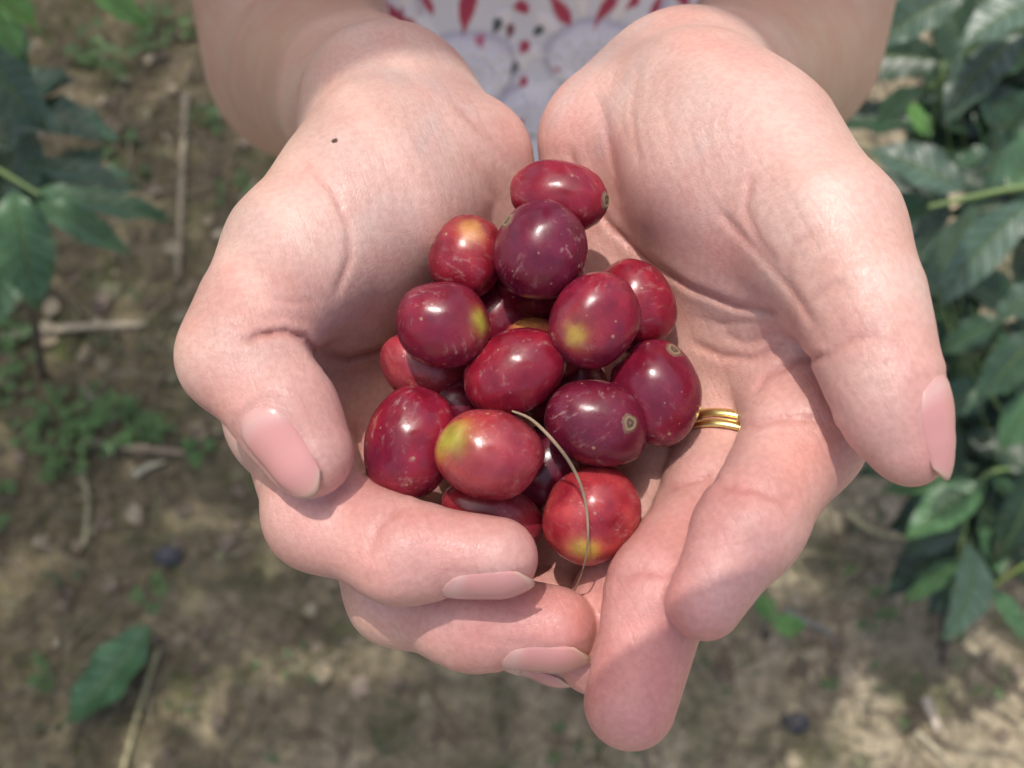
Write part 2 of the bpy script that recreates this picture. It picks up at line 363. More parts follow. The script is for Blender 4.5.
p = ground_pt(762, 628); t = thing('seedling', (p.x, p.y, float(ground_h(p.x, p.y))), 'small seedling with two round green leaves beside the drooping fingertip', 'seedling')
mb = MB(); q = Vector((p.x, p.y, .045))
for dx, dy in ((-.012, .03), (.042, -.006)): add_leaf(mb, q, q + Vector((dx, dy, .004)), .026, (.085, .23, .04), seed=int(abs(dx) * 1e4))
mb.build('foliage', LEAF, t); mb = MB(); v, f = tube([p, q], .0012, 6); mb.add(v, f, (.09, .16, .05)); mb.build('stem', STEM, t)
m, b, N, L = nodes('stone'); tc = N('TexCoord'); nn = N('TexNoise', i_Scale=90.0, i_Detail=4.0); L(tc.outputs['Object'], nn.inputs['Vector'])
rr = ramp(N, [(.3, (.025, .026, .03)), (.7, (.085, .085, .09))]); L(nn.outputs['Fac'], rr.inputs['Fac']); L(rr.outputs[0], b.inputs['Base Color']); b.inputs['Roughness'].default_value = .8
STONE = m
def stone(px, py, r, label):
    bm = bmesh.new(); bmesh.ops.create_icosphere(bm, subdivisions=3, radius=1)
    p = ground_pt(px, py); z = float(ground_h(p.x, p.y))
    for v in bm.verts:
        k = 1 + .28 * noise.noise(v.co * 1.3 + Vector((px, py, 0))); v.co = Vector((v.co.x * r * k * 1.2, v.co.y * r * k * .9, v.co.z * r * k * .65)) + Vector((p.x, p.y, z + r * .4))
    me = bpy.data.meshes.new('stone'); bm.to_mesh(me); bm.free(); me.materials.append(STONE)
    me.polygons.foreach_set('use_smooth', np.ones(len(me.polygons), bool))
    o = bpy.data.objects.new('stone', me); C.objects.link(o); tag(o, label, 'stone')
stone(796, 722, .014, 'dark pebble on the ground below the drooping fingertips')
stone(168, 556, .014, 'dark clod of stone on shaded soil above the fallen leaf')

# unseen tree, added to shade the arms, dress and the soil at the left
tx, ty = -1.15, 1.25
t = thing('unseen_shade_tree', (tx, ty, float(ground_h(tx, ty))), 'unseen leafy tree added overhead to throw leaf shade on the arms and the soil', 'tree')
fm = MB(); sm_ = MB(); hubs = []
def shade_at(x, y, z, h, ln, wd, ang, seed):
    """a leaf at height h whose shadow falls on the point x, y, z"""
    k = (h - z) / SUN.z; c = Vector((x, y, z)) + SUN * k
    d = Vector((math.cos(ang), math.sin(ang), -.12)) * ln / 2
    add_leaf(fm, c - d, c + d, wd, GREENS['mid'], nrm=(rng.normal(0, .12) + SUN.x * .5, rng.normal(0, .12) + SUN.y * .5, 1), droop=.08, seed=seed)
    hubs.append(c - d)
def lit(x, y): return (-.11 < x < .13 and -.06 < y < .172)     # the cupped hands stay in the sun (plane at hand height)
k = 0
for layer in range(2):
    for x in np.arange(-.34, .085, .07):
        for y in np.arange(.188, .45, .055):
            xx, yy = x + rng.uniform(-.02, .02), y + rng.uniform(-.008, .03)
            shade_at(xx, yy, 1.13, rng.uniform(1.95, 2.4), .15, .075, rng.uniform(-.25, .25), k); k += 1
for x, y in ((-.17, .172), (-.10, .170), (-.052, .172), (-.13, .20), (-.06, .21)): shade_at(x, y, 1.13, 1.75, .15, .08, .02, k); k += 1
for x in np.arange(-1.0, -.13, .08):
    for y in np.arange(-.45, 1.35, .072):
        if rng.random() < .05: continue
        xx, yy = x + rng.uniform(-.05, .05), y + rng.uniform(-.05, .05)
        px_, py_ = xx + SUN.x / SUN.z * 1.13, yy + SUN.y / SUN.z * 1.13
        if lit(px_ - .07, py_) or lit(px_ + .07, py_) or lit(px_, py_ - .07): continue
        shade_at(xx, yy, 0, rng.uniform(1.9, 2.6), rng.uniform(.13, .17), .075, rng.uniform(0, math.tau), k); k += 1
# one low leaf added out of view to shade the drooping fingertips
c = Vector((.062, .0085, 1.135)) + SUN * .22
add_leaf(fm, c + Vector((.055, -.004, .012)), c + Vector((-.085, .0, -.004)), .078, GREENS['mid'], nrm=(SUN.x, SUN.y, SUN.z), droop=.03, seed=4); low = c + Vector((.055, -.004, .012))
top = Vector((tx + .1, ty - .1, 2.75))
v, f = tube(smooth_path([(tx, ty, -.05), (tx + .05, ty, 1.2), (tx + .02, ty - .03, 2.1), top], 24), [.07, .055, .045, .03], 14); sm_.add(v, f, (.13, .10, .075))
knots = [Vector((x, y, 2.62)) for x in (-1.3, -.9, -.5, -.1, .3) for y in (-.2, .2, .6, 1.0)]
for kx in (-1.3, -.9, -.5, -.1, .3):
    v, f = tube(smooth_path([top, Vector((kx, .8, 2.72)), Vector((kx, .2, 2.64)), Vector((kx, -.2, 2.6))], 20), [.022, .012, .005], 8); sm_.add(v, f, (.13, .10, .075))
for h in hubs:
    q = min(knots, key=lambda z: (z - h).length)
    v, f = tube([h, h.lerp(q, .5) + Vector((0, 0, .03)), q], [.001, .002], 5); sm_.add(v, f, (.12, .14, .06))
q = Vector((.3, -.2, 2.6)); v, f = tube(smooth_path([low, low + Vector((.10, -.03, .25)), low + Vector((.2, -.1, .7)), q], 16), [.0012, .003], 6); sm_.add(v, f, (.12, .14, .06))
sm_.build('trunk', STEM, t); fm.build('crown', LEAF, t)

# ------------------------------------------------------------------ the person: one continuous signed-distance body, meshed with surface nets
def smin(a, b, k):
    h = np.clip(0.5 + 0.5 * (b - a) / k, 0, 1)
    return b + (a - b) * h - k * h * (1 - h)
def cone(p, a, b):
    ba = b[:3] - a[:3]; pa = p - a[:3]
    h = np.clip(pa @ ba / (ba @ ba), 0, 1)
    q = pa - h[:, None] * ba
    return np.sqrt((q * q).sum(1)) - (a[3] + (b[3] - a[3]) * h)
def ball(p, a): 
    q = p - a[:3]
    return np.sqrt((q * q).sum(1)) - a[3]
def ell(p, c, M, r):
    q = (p - c) @ M / r
    k0 = np.sqrt((q * q).sum(1)); k1 = np.sqrt(((q / r) ** 2).sum(1)) + 1e-9
    return k0 * (k0 - 1) / k1
def J(px, py, D, r): return np.append(pc(px, py, D), r)
def Bw(x, y, z, r): return np.append(w2c(np.array([x, y, z]) / 1000), r)
CAMW = np.array([[1, 0, 0], [0, CT, -ST], [0, ST, CT]])   # camera axes: rows map camera vectors into world
def chain(p, pts, k=3.0):
    d = cone(p, pts[0], pts[1])
    for i in range(1, len(pts) - 1): d = smin(d, cone(p, pts[i], pts[i + 1]), k)
    return d
def f32(l): return [np.asarray(x, np.float32) for x in l]

# wrist, palm and finger joints of both hands (image position, distance in mm, radius in mm)
HL = dict(
    palm=[(J(388,112,232,13), J(290,415,215,10.5)), (J(388,112,232,13), J(335,428,221,10.5)), (J(400,114,232,12.5), J(385,430,226,10)),
          (J(430,145,230,11.5), J(440,428,229,9.5)), (J(469,160,219,12.6), J(500,300,232,11)), (J(500,300,232,11), J(478,425,230,10)),
          (J(290,415,216,9.5), J(385,430,226,9.5)), (J(385,430,226,9.5), J(478,425,230,9.5)),
          (J(388,165,213,17), J(300,258,195,12.6)), (J(385,215,206,16.5), J(335,285,207,13.5))],
    thumb=[J(300,258,195,12.8), J(262,312,186,9.9), J(238,356,180.5,8.9), J(285,411,176.5,7.5), J(309,454,175,7.1)],
    index=[J(290,415,215,10.5), J(321,514,187,9.1), J(400,551,179,8.0), J(497,558,176,6.6)],
    middle=[J(335,428,221,10.5), J(399,592,199,9.0), J(470,618,190,8.4), J(554,629,186.5,7.3)],
    ring=[J(385,430,226,10), J(420,590,214,9.2), J(490,612,207,8.9), J(550,614,203,8.9)],
    pinky=[J(478,425,230,9.5), J(480,580,228,8.3), J(520,630,222,7.6), J(556,650,217,7.1)],
    arm=[J(386,112,232,14.5), J(362,98,268,20.0), J(341,88,320,24), J(320,76,380,30), J(302,64,440,34)])
HR = dict(
    palm=[(J(690,100,228,13.5), J(796,356,199,11)), (J(690,100,228,13.5), J(746,378,209,11)), (J(670,105,229,13), J(668,408,215,10.5)),
          (J(640,125,228,12.5), J(596,430,222,10)), (J(610,142,219,14.2), J(612,300,226,11.5)), (J(612,300,226,11.5), J(596,430,222,10)),
          (J(796,356,199,10.5), J(746,378,209,10.5)), (J(746,378,209,10.5), J(668,408,215,10)), (J(668,408,215,10), J(596,430,222,9.5)),
          (J(690,250,222,13), J(720,340,209,12)), (J(768,342,200,11), J(810,366,193,10.5)),
          (J(697,118,207,16.4), J(822,238,179,12.4)), (J(737,178,199,19), J(775,228,194,16)), (J(738,264,203,11), J(790,272,192,10.5))],
    thumb=[J(822,238,179,12.2), J(857,300,171,9.4), J(873,349,167,8.1), J(892,405,164,7.4), J(911,447,162.5,5.9)],
    index=[J(796,356,199,11), J(803,436,184,9.7), J(750,523,172,7.9), J(704,601,167,6.0)],
    middle=[J(746,378,209,11), J(717,495,191,9.0), J(660,592,179,8.3), J(630,703,173,7.3)],
    ring=[J(668,408,215,10.5), J(664,512,200,8.9), J(624,598,194,8.2), J(597,650,192,7.8)],
    pinky=[J(596,430,222,9.5), J(592,520,213,8.4), J(566,562,211,8.0), J(548,590,209,7.4)],
    arm=[J(690,100,228,14.5), J(716,90,268,19.0), J(743,80,320,23.5), J(768,63,380,30), J(783,50,440,34.5)])
NAILS = [(HL, 'thumb', (-.38, -.22, .90), -9.6, 7.0, 44), (HR, 'thumb', (.72, .26, .62), -8.5, 6.4, 54), (HL, 'index', (0.05, -.85, .56), -8, 6.6, 50),
         (HL, 'middle', (0.1, -.85, .56), -8, 7.0, 50), (HL, 'ring', (0.2, -.95, .2), -5, 6.5, 50), (HL, 'pinky', (0.1, -.85, .30), -5, 6.6, 52)] \
        + [(HR, f, (0.3, .2, -.9), -7, 4.5, 52) for f in ('index', 'middle', 'ring', 'pinky')]
FING = ('thumb', 'index', 'middle', 'ring', 'pinky')
def poly_dist(q, pts):
    pts = np.asarray(pts, np.float32); d = np.full(len(q), 1e9, np.float32)
    for a, b in zip(pts[:-1], pts[1:]):
        ba = b - a; h = np.clip((q - a) @ ba / (ba @ ba), 0, 1)
        e = q - a - h[:, None] * ba
        d = np.minimum(d, (e * e).sum(1))
    return np.sqrt(d)
# flexion creases: image polyline, half width mm, depth mm, nearest and farthest distance
CREASE = [
    ([(318,352),(350,358),(385,348),(415,325)], .62, .8, 170, 235), ([(243,343),(262,335),(285,332),(304,338),(320,358)], .5, 1.0, 160, 200),
    ([(300,160),(332,190),(348,226),(350,258),(334,298)], .58, .35, 160, 215), ([(268,298),(294,302),(322,300)], .5, .25, 160, 205),
    ([(258,316),(286,317),(314,322)], .5, .22, 160, 205), ([(408,503),(380,526),(371,545),(372,564)], .58, .35, 155, 190),
    ([(470,150),(495,200),(480,260),(440,310)], 1.0, .3, 185, 240), ([(300,225),(318,240),(330,262)], .5, .2, 165, 210), ([(452,100),(490,140),(514,170)], .58, .3, 190, 230),
    ([(200,328),(222,322),(248,326)], .5, .18, 160, 190), ([(196,340),(222,333),(246,337)], .5, .2, 160, 190), ([(198,351),(218,345),(238,347)], .5, .16, 160, 190),
    ([(570,150),(585,190),(612,228),(650,262),(690,288),(735,306),(795,314)], .58, .6, 175, 235),
    ([(716,208),(743,236),(769,264),(795,294),(818,330)], .62, .40, 150, 230), ([(752,170),(746,212),(760,242),(782,268)], .58, .4, 150, 230),
    ([(830,230),(797,243),(786,262),(792,290)], .58, .2, 150, 210), ([(806,306),(828,288),(855,280)], .5, .3, 150, 190),
    ([(824,354),(850,340),(884,336)], .5, .25, 150, 185), ([(690,342),(722,356),(756,359),(790,342)], .58, .5, 170, 225),
    ([(752,396),(768,377),(798,361),(836,354)], .58, .6, 160, 220), ([(720,330),(745,345),(780,330)], .5, .25, 170, 225),
    ([(738,431),(780,419),(826,420)], .58, .5, 155, 200), ([(714,489),(755,491),(794,506)], .58, .4, 155, 190),
    ([(658,494),(688,483),(718,476)], .58, .5, 165, 205), ([(612,585),(643,573),(672,575)], .58, .4, 165, 195),
    ([(596,90),(612,150),(622,210)], .9, .3, 190, 235), ([(640,60),(632,110),(640,170)], .62, .22, 180, 235),
]
_r = np.random.default_rng(3)
for i in range(13):      # fine lines fanning over the two thumb mounds
    x = 622 + i * 15 + _r.uniform(-4, 4); y = 62 + i * 5 + _r.uniform(-8, 14); l = _r.uniform(70, 130); k = _r.uniform(-6, 6)
    CREASE.append(([(x, y), (x - 12 + i * .7, y + l * .33), (x - 13 + i * 1.6 + k, y + l * .66), (x - 4 + i * 2.6, y + l)], .38, .10, 150, 235))
    x = 300 + i * 14 + _r.uniform(-4, 4); y = 118 + _r.uniform(-14, 20) - (i - 6) * 2; l = _r.uniform(60, 110)
    CREASE.append(([(x, y), (x + 16, y + l * .33), (x + 26 + k, y + l * .66), (x + 28, y + l)], .38, .09, 160, 240))
CREASE += [([(730,433),(780,419),(834,421)], 2.6, .5, 155, 200), ([(708,489),(755,491),(800,508)], 2.6, .5, 155, 190), ([(652,496),(688,483),(722,475)], 2.4, .5, 165, 205), ([(606,587),(643,573),(676,575)], 2.4, .5, 165, 195),
           ([(412,498),(378,530),(372,568)], 2.4, .45, 155, 190), ([(455,596),(446,640),(450,672)], 2.0, .4, 165, 200), ([(818,352),(850,340),(890,335)], 2.6, .4, 150, 185)]
for (x0, y0, x1, y1) in [(735,372,790,352),(744,384,770,366),(700,330,760,322),(690,318,738,330),(742,412,800,402),(742,440,815,430),(716,498,786,512),(720,480,790,492),(660,502,712,487),(664,484,716,466),(612,594,668,586),(618,574,672,566),
                         (372,520,380,556),(392,512,386,560),(860,372,905,362),(838,268,880,258),(300,470,332,462),(206,362,238,360)]:
    CREASE.append(([(x0, y0), ((x0 + x1) / 2 + _r.uniform(-3, 3), (y0 + y1) / 2 - 3), (x1, y1)], .42, .16, 150, 235))
def hand(p, H, q, D):
    pal = cone(p, *H['palm'][0])
    for c in H['palm'][1:]: pal = smin(pal, cone(p, *c), 9.0)
    arm = chain(p, H['arm'], 2.5)
    pal = smin(pal, arm, 12.0)
    out = None
    for f in FING:
        d = smin(pal, chain(p, H[f], 4.0 if f != 'thumb' else 5.0), 6.0)
        out = d if out is None else smin(out, d, 0.6)
    return out
TX = 14.0
def body(p):
    # torso, neck, head, upper arms, legs in world millimetres (feet on the ground)
    E = np.eye(3)
    w = (p.astype(np.float32) @ CAMW.T.astype(np.float32)) + np.array([0, 0, HC * 1000], np.float32)
    V = lambda x, y, z, r: np.array([x, y, z, r], np.float32)
    d = ell(w, np.array([TX, 505, 1130]), E, np.array([140, 92, 190]))
    d = smin(d, ell(w, np.array([TX, 512, 900]), E, np.array([148, 98, 150])), 60)
    d = smin(d, cone(w, V(TX - 105, 508, 1262, 48), V(TX + 105, 508, 1262, 48)), 60)
    d = smin(d, cone(w, V(TX, 505, 1290, 46), V(TX, 478, 1385, 42)), 30)
    head = ell(w, np.array([TX, 462, 1475]), E, np.array([72, 90, 98]))
    head = smin(head, ell(w, np.array([TX, 432, 1420]), E, np.array([50, 55, 58])), 40)
    nose = cone(w, V(TX, 374, 1462, 7), V(TX, 358, 1432, 12))
    head = smin(head, nose, 14)
    for s in (-1, 1):
        head = smin(head, ell(w, np.array([TX + s * 72, 470, 1455]), E, np.array([9, 20, 30])), 8)
        head = smin(head, -8 + np.zeros(len(w), np.float32) + np.sqrt(((w - np.array([TX + s * 31, 372, 1478])) ** 2).sum(1)), 10)
    d = smin(d, head, 25)
    for s, el in ((-1, HL['arm'][-1]), (1, HR['arm'][-1])):
        sh = Bw(TX + s * 150, 505, 1262, 50)
        d = smin(d, cone(p, el.astype(np.float32), sh.astype(np.float32)), 22)
        d = smin(d, chain(w, [V(TX + s * 72, 512, 830, 78), V(TX + s * 74, 500, 450, 50), V(TX + s * 74, 515, 300, 48), V(TX + s * 72, 525, 85, 32)], 20), 30)
        d = smin(d, chain(w, [V(TX + s * 72, 530, 50, 32), V(TX + s * 74, 430, 34, 30), V(TX + s * 76, 360, 22, 22)], 15), 20)
    return d
HB0, HB1 = np.array([-75, -70, -262.]), np.array([78, 72, -150.])
def sdf(p):
    p = p.astype(np.float32)
    D = -p[:, 2]
    bx = np.maximum(np.maximum(HB0 - p, p - HB1), 0); bdist = np.sqrt((bx * bx).sum(1)).astype(np.float32)
    d = np.full(len(p), 1e3, np.float32)
    inb = bdist < 14
    if inb.any():
        pn = p[inb]; Dn = np.maximum(D[inb], 60)
        q = np.stack([512 + pn[:, 0] * F / Dn, 384 - pn[:, 1] * F / Dn], 1).astype(np.float32)
        g = np.minimum(hand(pn, HL, q, Dn), hand(pn, HR, q, Dn))
        add = np.zeros(len(q), np.float32)
        near = np.where(np.abs(g) < 4)[0]
        qq = q[near]; Dq = Dn[near]
        for pts, w, dep, d0, d1 in CREASE:
            pa = np.asarray(pts); m = 30
            k = np.where((qq[:, 0] > pa[:, 0].min() - m) & (qq[:, 0] < pa[:, 0].max() + m) & (qq[:, 1] > pa[:, 1].min() - m) & (qq[:, 1] < pa[:, 1].max() + m) & (Dq > d0) & (Dq < d1))[0]
            if not len(k): continue
            s = poly_dist(qq[k], pts) * Dq[k] / F
            g2 = dep * np.exp(-(s / w) ** 2) - 0.12 * dep * np.exp(-((s - 2.6 * w) / (1.5 * w)) ** 2)
            e = np.minimum(np.clip((Dq[k] - d0) / 4, 0, 1), np.clip((d1 - Dq[k]) / 4, 0, 1))
            # creases thin out towards their ends
            ends = np.minimum(np.sqrt(((qq[k] - pa[0]) ** 2).sum(1)), np.sqrt(((qq[k] - pa[-1]) ** 2).sum(1)))
            add[near[k]] += g2 * e * np.clip(ends / 13, 0, 1)
        for hd, f, nrm, s0, s1, half in NAILS:
            e, ax, n, t, r = nail_frame(hd, f, nrm)
            rel = pn[near] - e; k = np.where(((rel * rel).sum(1) < 260) & (rel @ n > 0))[0]
            if not len(k): continue
            rel = rel[k]; ss = rel @ ax; arc = np.arctan2(rel @ t, rel @ n) * r
            w = math.radians(half) * r; cs = (s0 + s1) / 2; hl = (s1 - s0) / 2
            # signed distance (mm) to a rounded outline, open past the free edge
            qx = np.maximum(np.abs(arc) - w + 2.5, 0); qy = np.maximum(cs - hl + 2.5 - ss, 0)
            sd = np.sqrt(qx * qx + qy * qy) - 2.5 + np.minimum(np.maximum(np.abs(arc) - w + 2.5, cs - hl + 2.5 - ss), 0)
            tipf = np.clip((s1 + 1.0 - ss) / 2.5, 0, 1)
            add[near[k]] += (0.32 / (1 + np.exp(sd / .22)) - .06 * np.exp(-((sd - .9) / .8) ** 2)) * tipf
        d[inb] = g + add
    o = ~inb
    if o.any():
        po = p[o]
        a = np.minimum(chain(po, HL['arm'], 2.5), chain(po, HR['arm'], 2.5))
        bd = body(po)
        a = np.where(D[o] > 300, smin(a, bd, 16), np.minimum(a, bd))
        d[o] = np.minimum(a, np.where(bdist[o] > 16, bdist[o], 1e3))
    return d
def nail_frame(H, f, n):
    a, e = H[f][-2][:3], H[f][-1][:3]; ax = e - a; ax = ax / np.linalg.norm(ax)
    n = np.array(n, float); n = n - ax * (n @ ax); n /= np.linalg.norm(n)
    return e, ax, n, np.cross(ax, n), H[f][-1][3]
def axis(lo, hi, windows, coarse):
    """grid coordinates: fine inside the windows, growing away from them"""
    xs = [lo]
    while xs[-1] < hi:
        x = xs[-1]; h = coarse
        for a, b, s, g in windows:
            dist = max(a - x, x - b, 0)
            h = min(h, s + g * max(dist - s, 0))
        xs.append(x + max(h, 0.3))
    return np.array(xs)
HS = 0.66
gx = axis(-260, 290, [(-72, 76, HS, .06), (-140, 170, 5, .1)], 13)
gy = axis(-900, 720, [(-66, 66, HS, .06), (60, 210, 5, .1), (330, 560, 7, .2)], 14)
gz = axis(-1500, 130, [(-258, -152, HS, .06), (-490, -258, 6, .1), (-190, 60, 7, .2)], 14)
def surface_nets(gx, gy, gz, sdf):
    n = np.array([len(gx), len(gy), len(gz)]); B = 4
    nb = (n + B - 1) // B
    Fv = np.empty(tuple(n), np.float32)
    G = [gx, gy, gz]
    lo = [g[np.minimum(np.arange(k) * B, len(g) - 1)] for g, k in zip(G, nb)]
    hi = [g[np.minimum(np.arange(k) * B + B, len(g) - 1)] for g, k in zip(G, nb)]
    c = [(a + b) / 2 for a, b in zip(lo, hi)]; hw = [(b - a) / 2 for a, b in zip(lo, hi)]
    cc = np.stack(np.meshgrid(*c, indexing='ij'), -1).reshape(-1, 3)
    rad = np.sqrt(sum(w ** 2 for w in np.meshgrid(*hw, indexing='ij'))).reshape(-1)
    dc = np.concatenate([sdf(cc[i:i + 200000]) for i in range(0, len(cc), 200000)])
    act = np.abs(dc) < rad * 1.25 + 3
    base = np.where(dc > 0, 1e3, -1e3).astype(np.float32).reshape(tuple(nb))
    Fv[:] = np.repeat(np.repeat(np.repeat(base, B, 0), B, 1), B, 2)[:n[0], :n[1], :n[2]]
    ai = np.argwhere(act.reshape(tuple(nb)))
    off = np.stack(np.meshgrid(*[np.arange(B)] * 3, indexing='ij'), -1).reshape(-1, 3)
    for s in range(0, len(ai), 4000):
        idx = (ai[s:s + 4000, None] * B + off).reshape(-1, 3)
        idx = idx[(idx < n).all(1)]
        P = np.stack([gx[idx[:, 0]], gy[idx[:, 1]], gz[idx[:, 2]]], 1)
        Fv[idx[:, 0], idx[:, 1], idx[:, 2]] = sdf(P)
    ins = Fv < 0
    cnt = np.zeros(tuple(n - 1), np.int8)
    for a in (0, 1):
        for b in (0, 1):
            for d in (0, 1): cnt += ins[a:n[0] - 1 + a, b:n[1] - 1 + b, d:n[2] - 1 + d]
    cells = np.argwhere((cnt > 0) & (cnt < 8))
    vid = np.full(tuple(n - 1), -1, np.int32); vid[tuple(cells.T)] = np.arange(len(cells))
    acc = np.zeros((len(cells), 3)); num = np.zeros(len(cells))
    corners = [(a, b, d) for a in (0, 1) for b in (0, 1) for d in (0, 1)]
    pos = lambda I: np.stack([gx[I[:, 0]], gy[I[:, 1]], gz[I[:, 2]]], 1)
    for i, a in enumerate(corners):
        for b in corners[i + 1:]:
            if sum(abs(x - y) for x, y in zip(a, b)) != 1: continue
            A = cells + a; Bc = cells + b
            fa = Fv[tuple(A.T)]; fb = Fv[tuple(Bc.T)]
            m = (fa < 0) != (fb < 0)
            t = fa[m] / (fa[m] - fb[m])
            acc[m] += pos(A[m]) * (1 - t[:, None]) + pos(Bc[m]) * t[:, None]; num[m] += 1
    V = acc / num[:, None]
    quads = []
    for ax in range(3):
        u, v = (ax + 1) % 3, (ax + 2) % 3
        s0 = [slice(None)] * 3; s1 = [slice(None)] * 3
        s0[ax] = slice(0, n[ax] - 1); s1[ax] = slice(1, n[ax])
        for t in (u, v): s0[t] = slice(1, n[t] - 1); s1[t] = slice(1, n[t] - 1)
        f0 = ins[tuple(s0)]; f1 = ins[tuple(s1)]
        e = np.argwhere(f0 != f1); flip = f1[tuple(e.T)]
        e[:, u] += 1; e[:, v] += 1
        def at(du, dv):
            k = e.copy(); k[:, u] -= du; k[:, v] -= dv
            return vid[tuple(k.T)]
        Q = np.stack([at(1, 1), at(0, 1), at(0, 0), at(1, 0)], 1)
        Q[flip] = Q[flip][:, ::-1]
        quads.append(Q)
    return V, np.concatenate(quads)
def grad(p, h=0.3):
    d0 = sdf(p)
    return np.stack([sdf(p + np.eye(3)[i] * h) - d0 for i in range(3)], 1) / h
def sdf_c(p): return np.concatenate([sdf(p[i:i + 150000]) for i in range(0, len(p), 150000)])
def grad_c(p): return np.concatenate([grad(p[i:i + 150000]) for i in range(0, len(p), 150000)])
V, Q = surface_nets(gx, gy, gz, sdf)
def relax(V, Q, it):
    e = np.concatenate([Q[:, [0, 1]], Q[:, [1, 2]], Q[:, [2, 3]], Q[:, [3, 0]]])
    for _ in range(it):
        a = np.zeros_like(V); k = np.zeros(len(V))
        for i in range(3):
            a[:, i] = np.bincount(e[:, 0], V[e[:, 1], i], len(V)) + np.bincount(e[:, 1], V[e[:, 0], i], len(V))
        k = np.bincount(e[:, 0], minlength=len(V)) + np.bincount(e[:, 1], minlength=len(V))
        V = V * .4 + .6 * a / k[:, None]
    return V
V = relax(V, Q, 2)
g = grad_c(V)
for _ in range(2):
    d = sdf_c(V)
    st = -(d / np.maximum((g * g).sum(1), .25))[:, None] * g
    V = V + np.clip(st, -2, 2)
V = relax(V, Q, 1)
Vs = relax(V, Q, 14); wf = np.clip((-V[:, 2] - 255) / 30, 0, 1)[:, None]; V = V * (1 - wf) + Vs * wf
fk = np.where(V[:, 2] < -250)[0]
for _ in range(3):
    g = grad_c(V[fk]); d = sdf_c(V[fk]); V[fk] -= np.clip((d / np.maximum((g * g).sum(1), .3))[:, None] * g, -2, 2)

# skin tone: pinker on fingers and palm edges, paler on the mounds (a property of the skin, not of the light)
tone = np.ones((len(V), 3)) * np.array([0.595, 0.380, 0.312])
def blob(px, py, D, r, colr, a):
    global tone
    w = a * np.exp(-(((V - pc(px, py, D)) / r) ** 2).sum(1))[:, None]
    tone = tone * (1 - w) + w * np.array(colr)
PINK = (0.60, 0.288, 0.252); RED = (0.58, 0.222, 0.205); PALE = (0.61, 0.405, 0.345); TAN = (0.55, 0.34, 0.24)
for a in [(640,700,174,17,RED,.75),(690,600,168,15,RED,.75),(735,530,172,15,PINK,.7),(790,450,182,16,PINK,.6),(900,420,164,13,PINK,.8),(915,455,162,7,RED,.4),
          (655,590,180,14,PINK,.8),(712,490,190,12,PINK,.5),(480,556,176,14,RED,.5),(400,545,180,15,PINK,.7),(300,520,187,16,PINK,.6),(540,625,186,14,RED,.6),
          (450,610,192,15,PINK,.7),(300,455,175,13,PINK,.7),(250,380,180,13,PINK,.6),(210,350,181,8,TAN,.4),(340,210,186,20,PALE,.5),(745,150,180,22,PALE,.6),
          (700,230,185,14,PINK,.4),(620,260,212,20,PINK,.5),(560,150,210,12,PINK,.6),(390,430,215,25,PINK,.6),(730,340,210,16,PINK,.4),(470,130,210,15,PALE,.3),(270,200,198,14,TAN,.3),
          (265,560,190,10,TAN,.5),(370,650,200,14,TAN,.6),(590,600,203,12,RED,.5)]: blob(*a)
_D = -V[:, 2]; _q = np.stack([512 + V[:, 0] * F / np.maximum(_D, 60), 384 - V[:, 1] * F / np.maximum(_D, 60)], 1).astype(np.float32)
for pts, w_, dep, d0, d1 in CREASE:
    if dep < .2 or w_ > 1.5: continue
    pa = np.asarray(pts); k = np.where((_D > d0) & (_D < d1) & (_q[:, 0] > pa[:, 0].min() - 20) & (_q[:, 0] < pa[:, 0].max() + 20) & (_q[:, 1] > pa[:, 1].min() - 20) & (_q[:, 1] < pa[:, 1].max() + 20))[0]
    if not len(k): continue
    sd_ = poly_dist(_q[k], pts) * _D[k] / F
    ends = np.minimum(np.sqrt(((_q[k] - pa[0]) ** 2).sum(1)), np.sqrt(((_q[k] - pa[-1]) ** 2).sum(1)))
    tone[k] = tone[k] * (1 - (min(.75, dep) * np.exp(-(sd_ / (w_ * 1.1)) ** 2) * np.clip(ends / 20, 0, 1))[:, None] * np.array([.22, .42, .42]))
for pts, w_, a_ in [([(548,128),(575,84),(612,48),(650,22)], 1.3, .30), ([(600,150),(612,100),(640,60)], 1.2, .22), ([(470,110),(430,86),(392,74)], 1.3, .25), ([(420,150),(440,110),(432,80)], 1.2, .2), ([(700,150),(740,110),(770,100)], 1.2, .16)]:
    k = np.where((_D > 180) & (_D < 240))[0]; sd_ = poly_dist(_q[k], pts) * _D[k] / F
    w = (a_ * np.exp(-(sd_ / w_) ** 2))[:, None]; tone[k] = tone[k] * (1 - w) + w * np.array([.44, .37, .36])
_bn = np.array([noise.noise(Vector(v) * .11) + .5 * noise.noise(Vector(v) * .27) for v in V[_D < 262]])[:, None]      # uneven pink and pale blotches
_hk = _D < 262
tone[_hk] = tone[_hk] * (1 + np.clip(_bn, -.8, .8) * np.array([.02, .08, .09]))
far = V[:, 2] < -300
tone[far] = tone[far] * .3 + .7 * np.array([0.55, 0.345, 0.250])
wv = np.clip((-V[:, 2] - 225) / 60, 0, 1)[:, None]
tone = tone * (1 - wv) + wv * np.array([0.55, 0.345, 0.250])

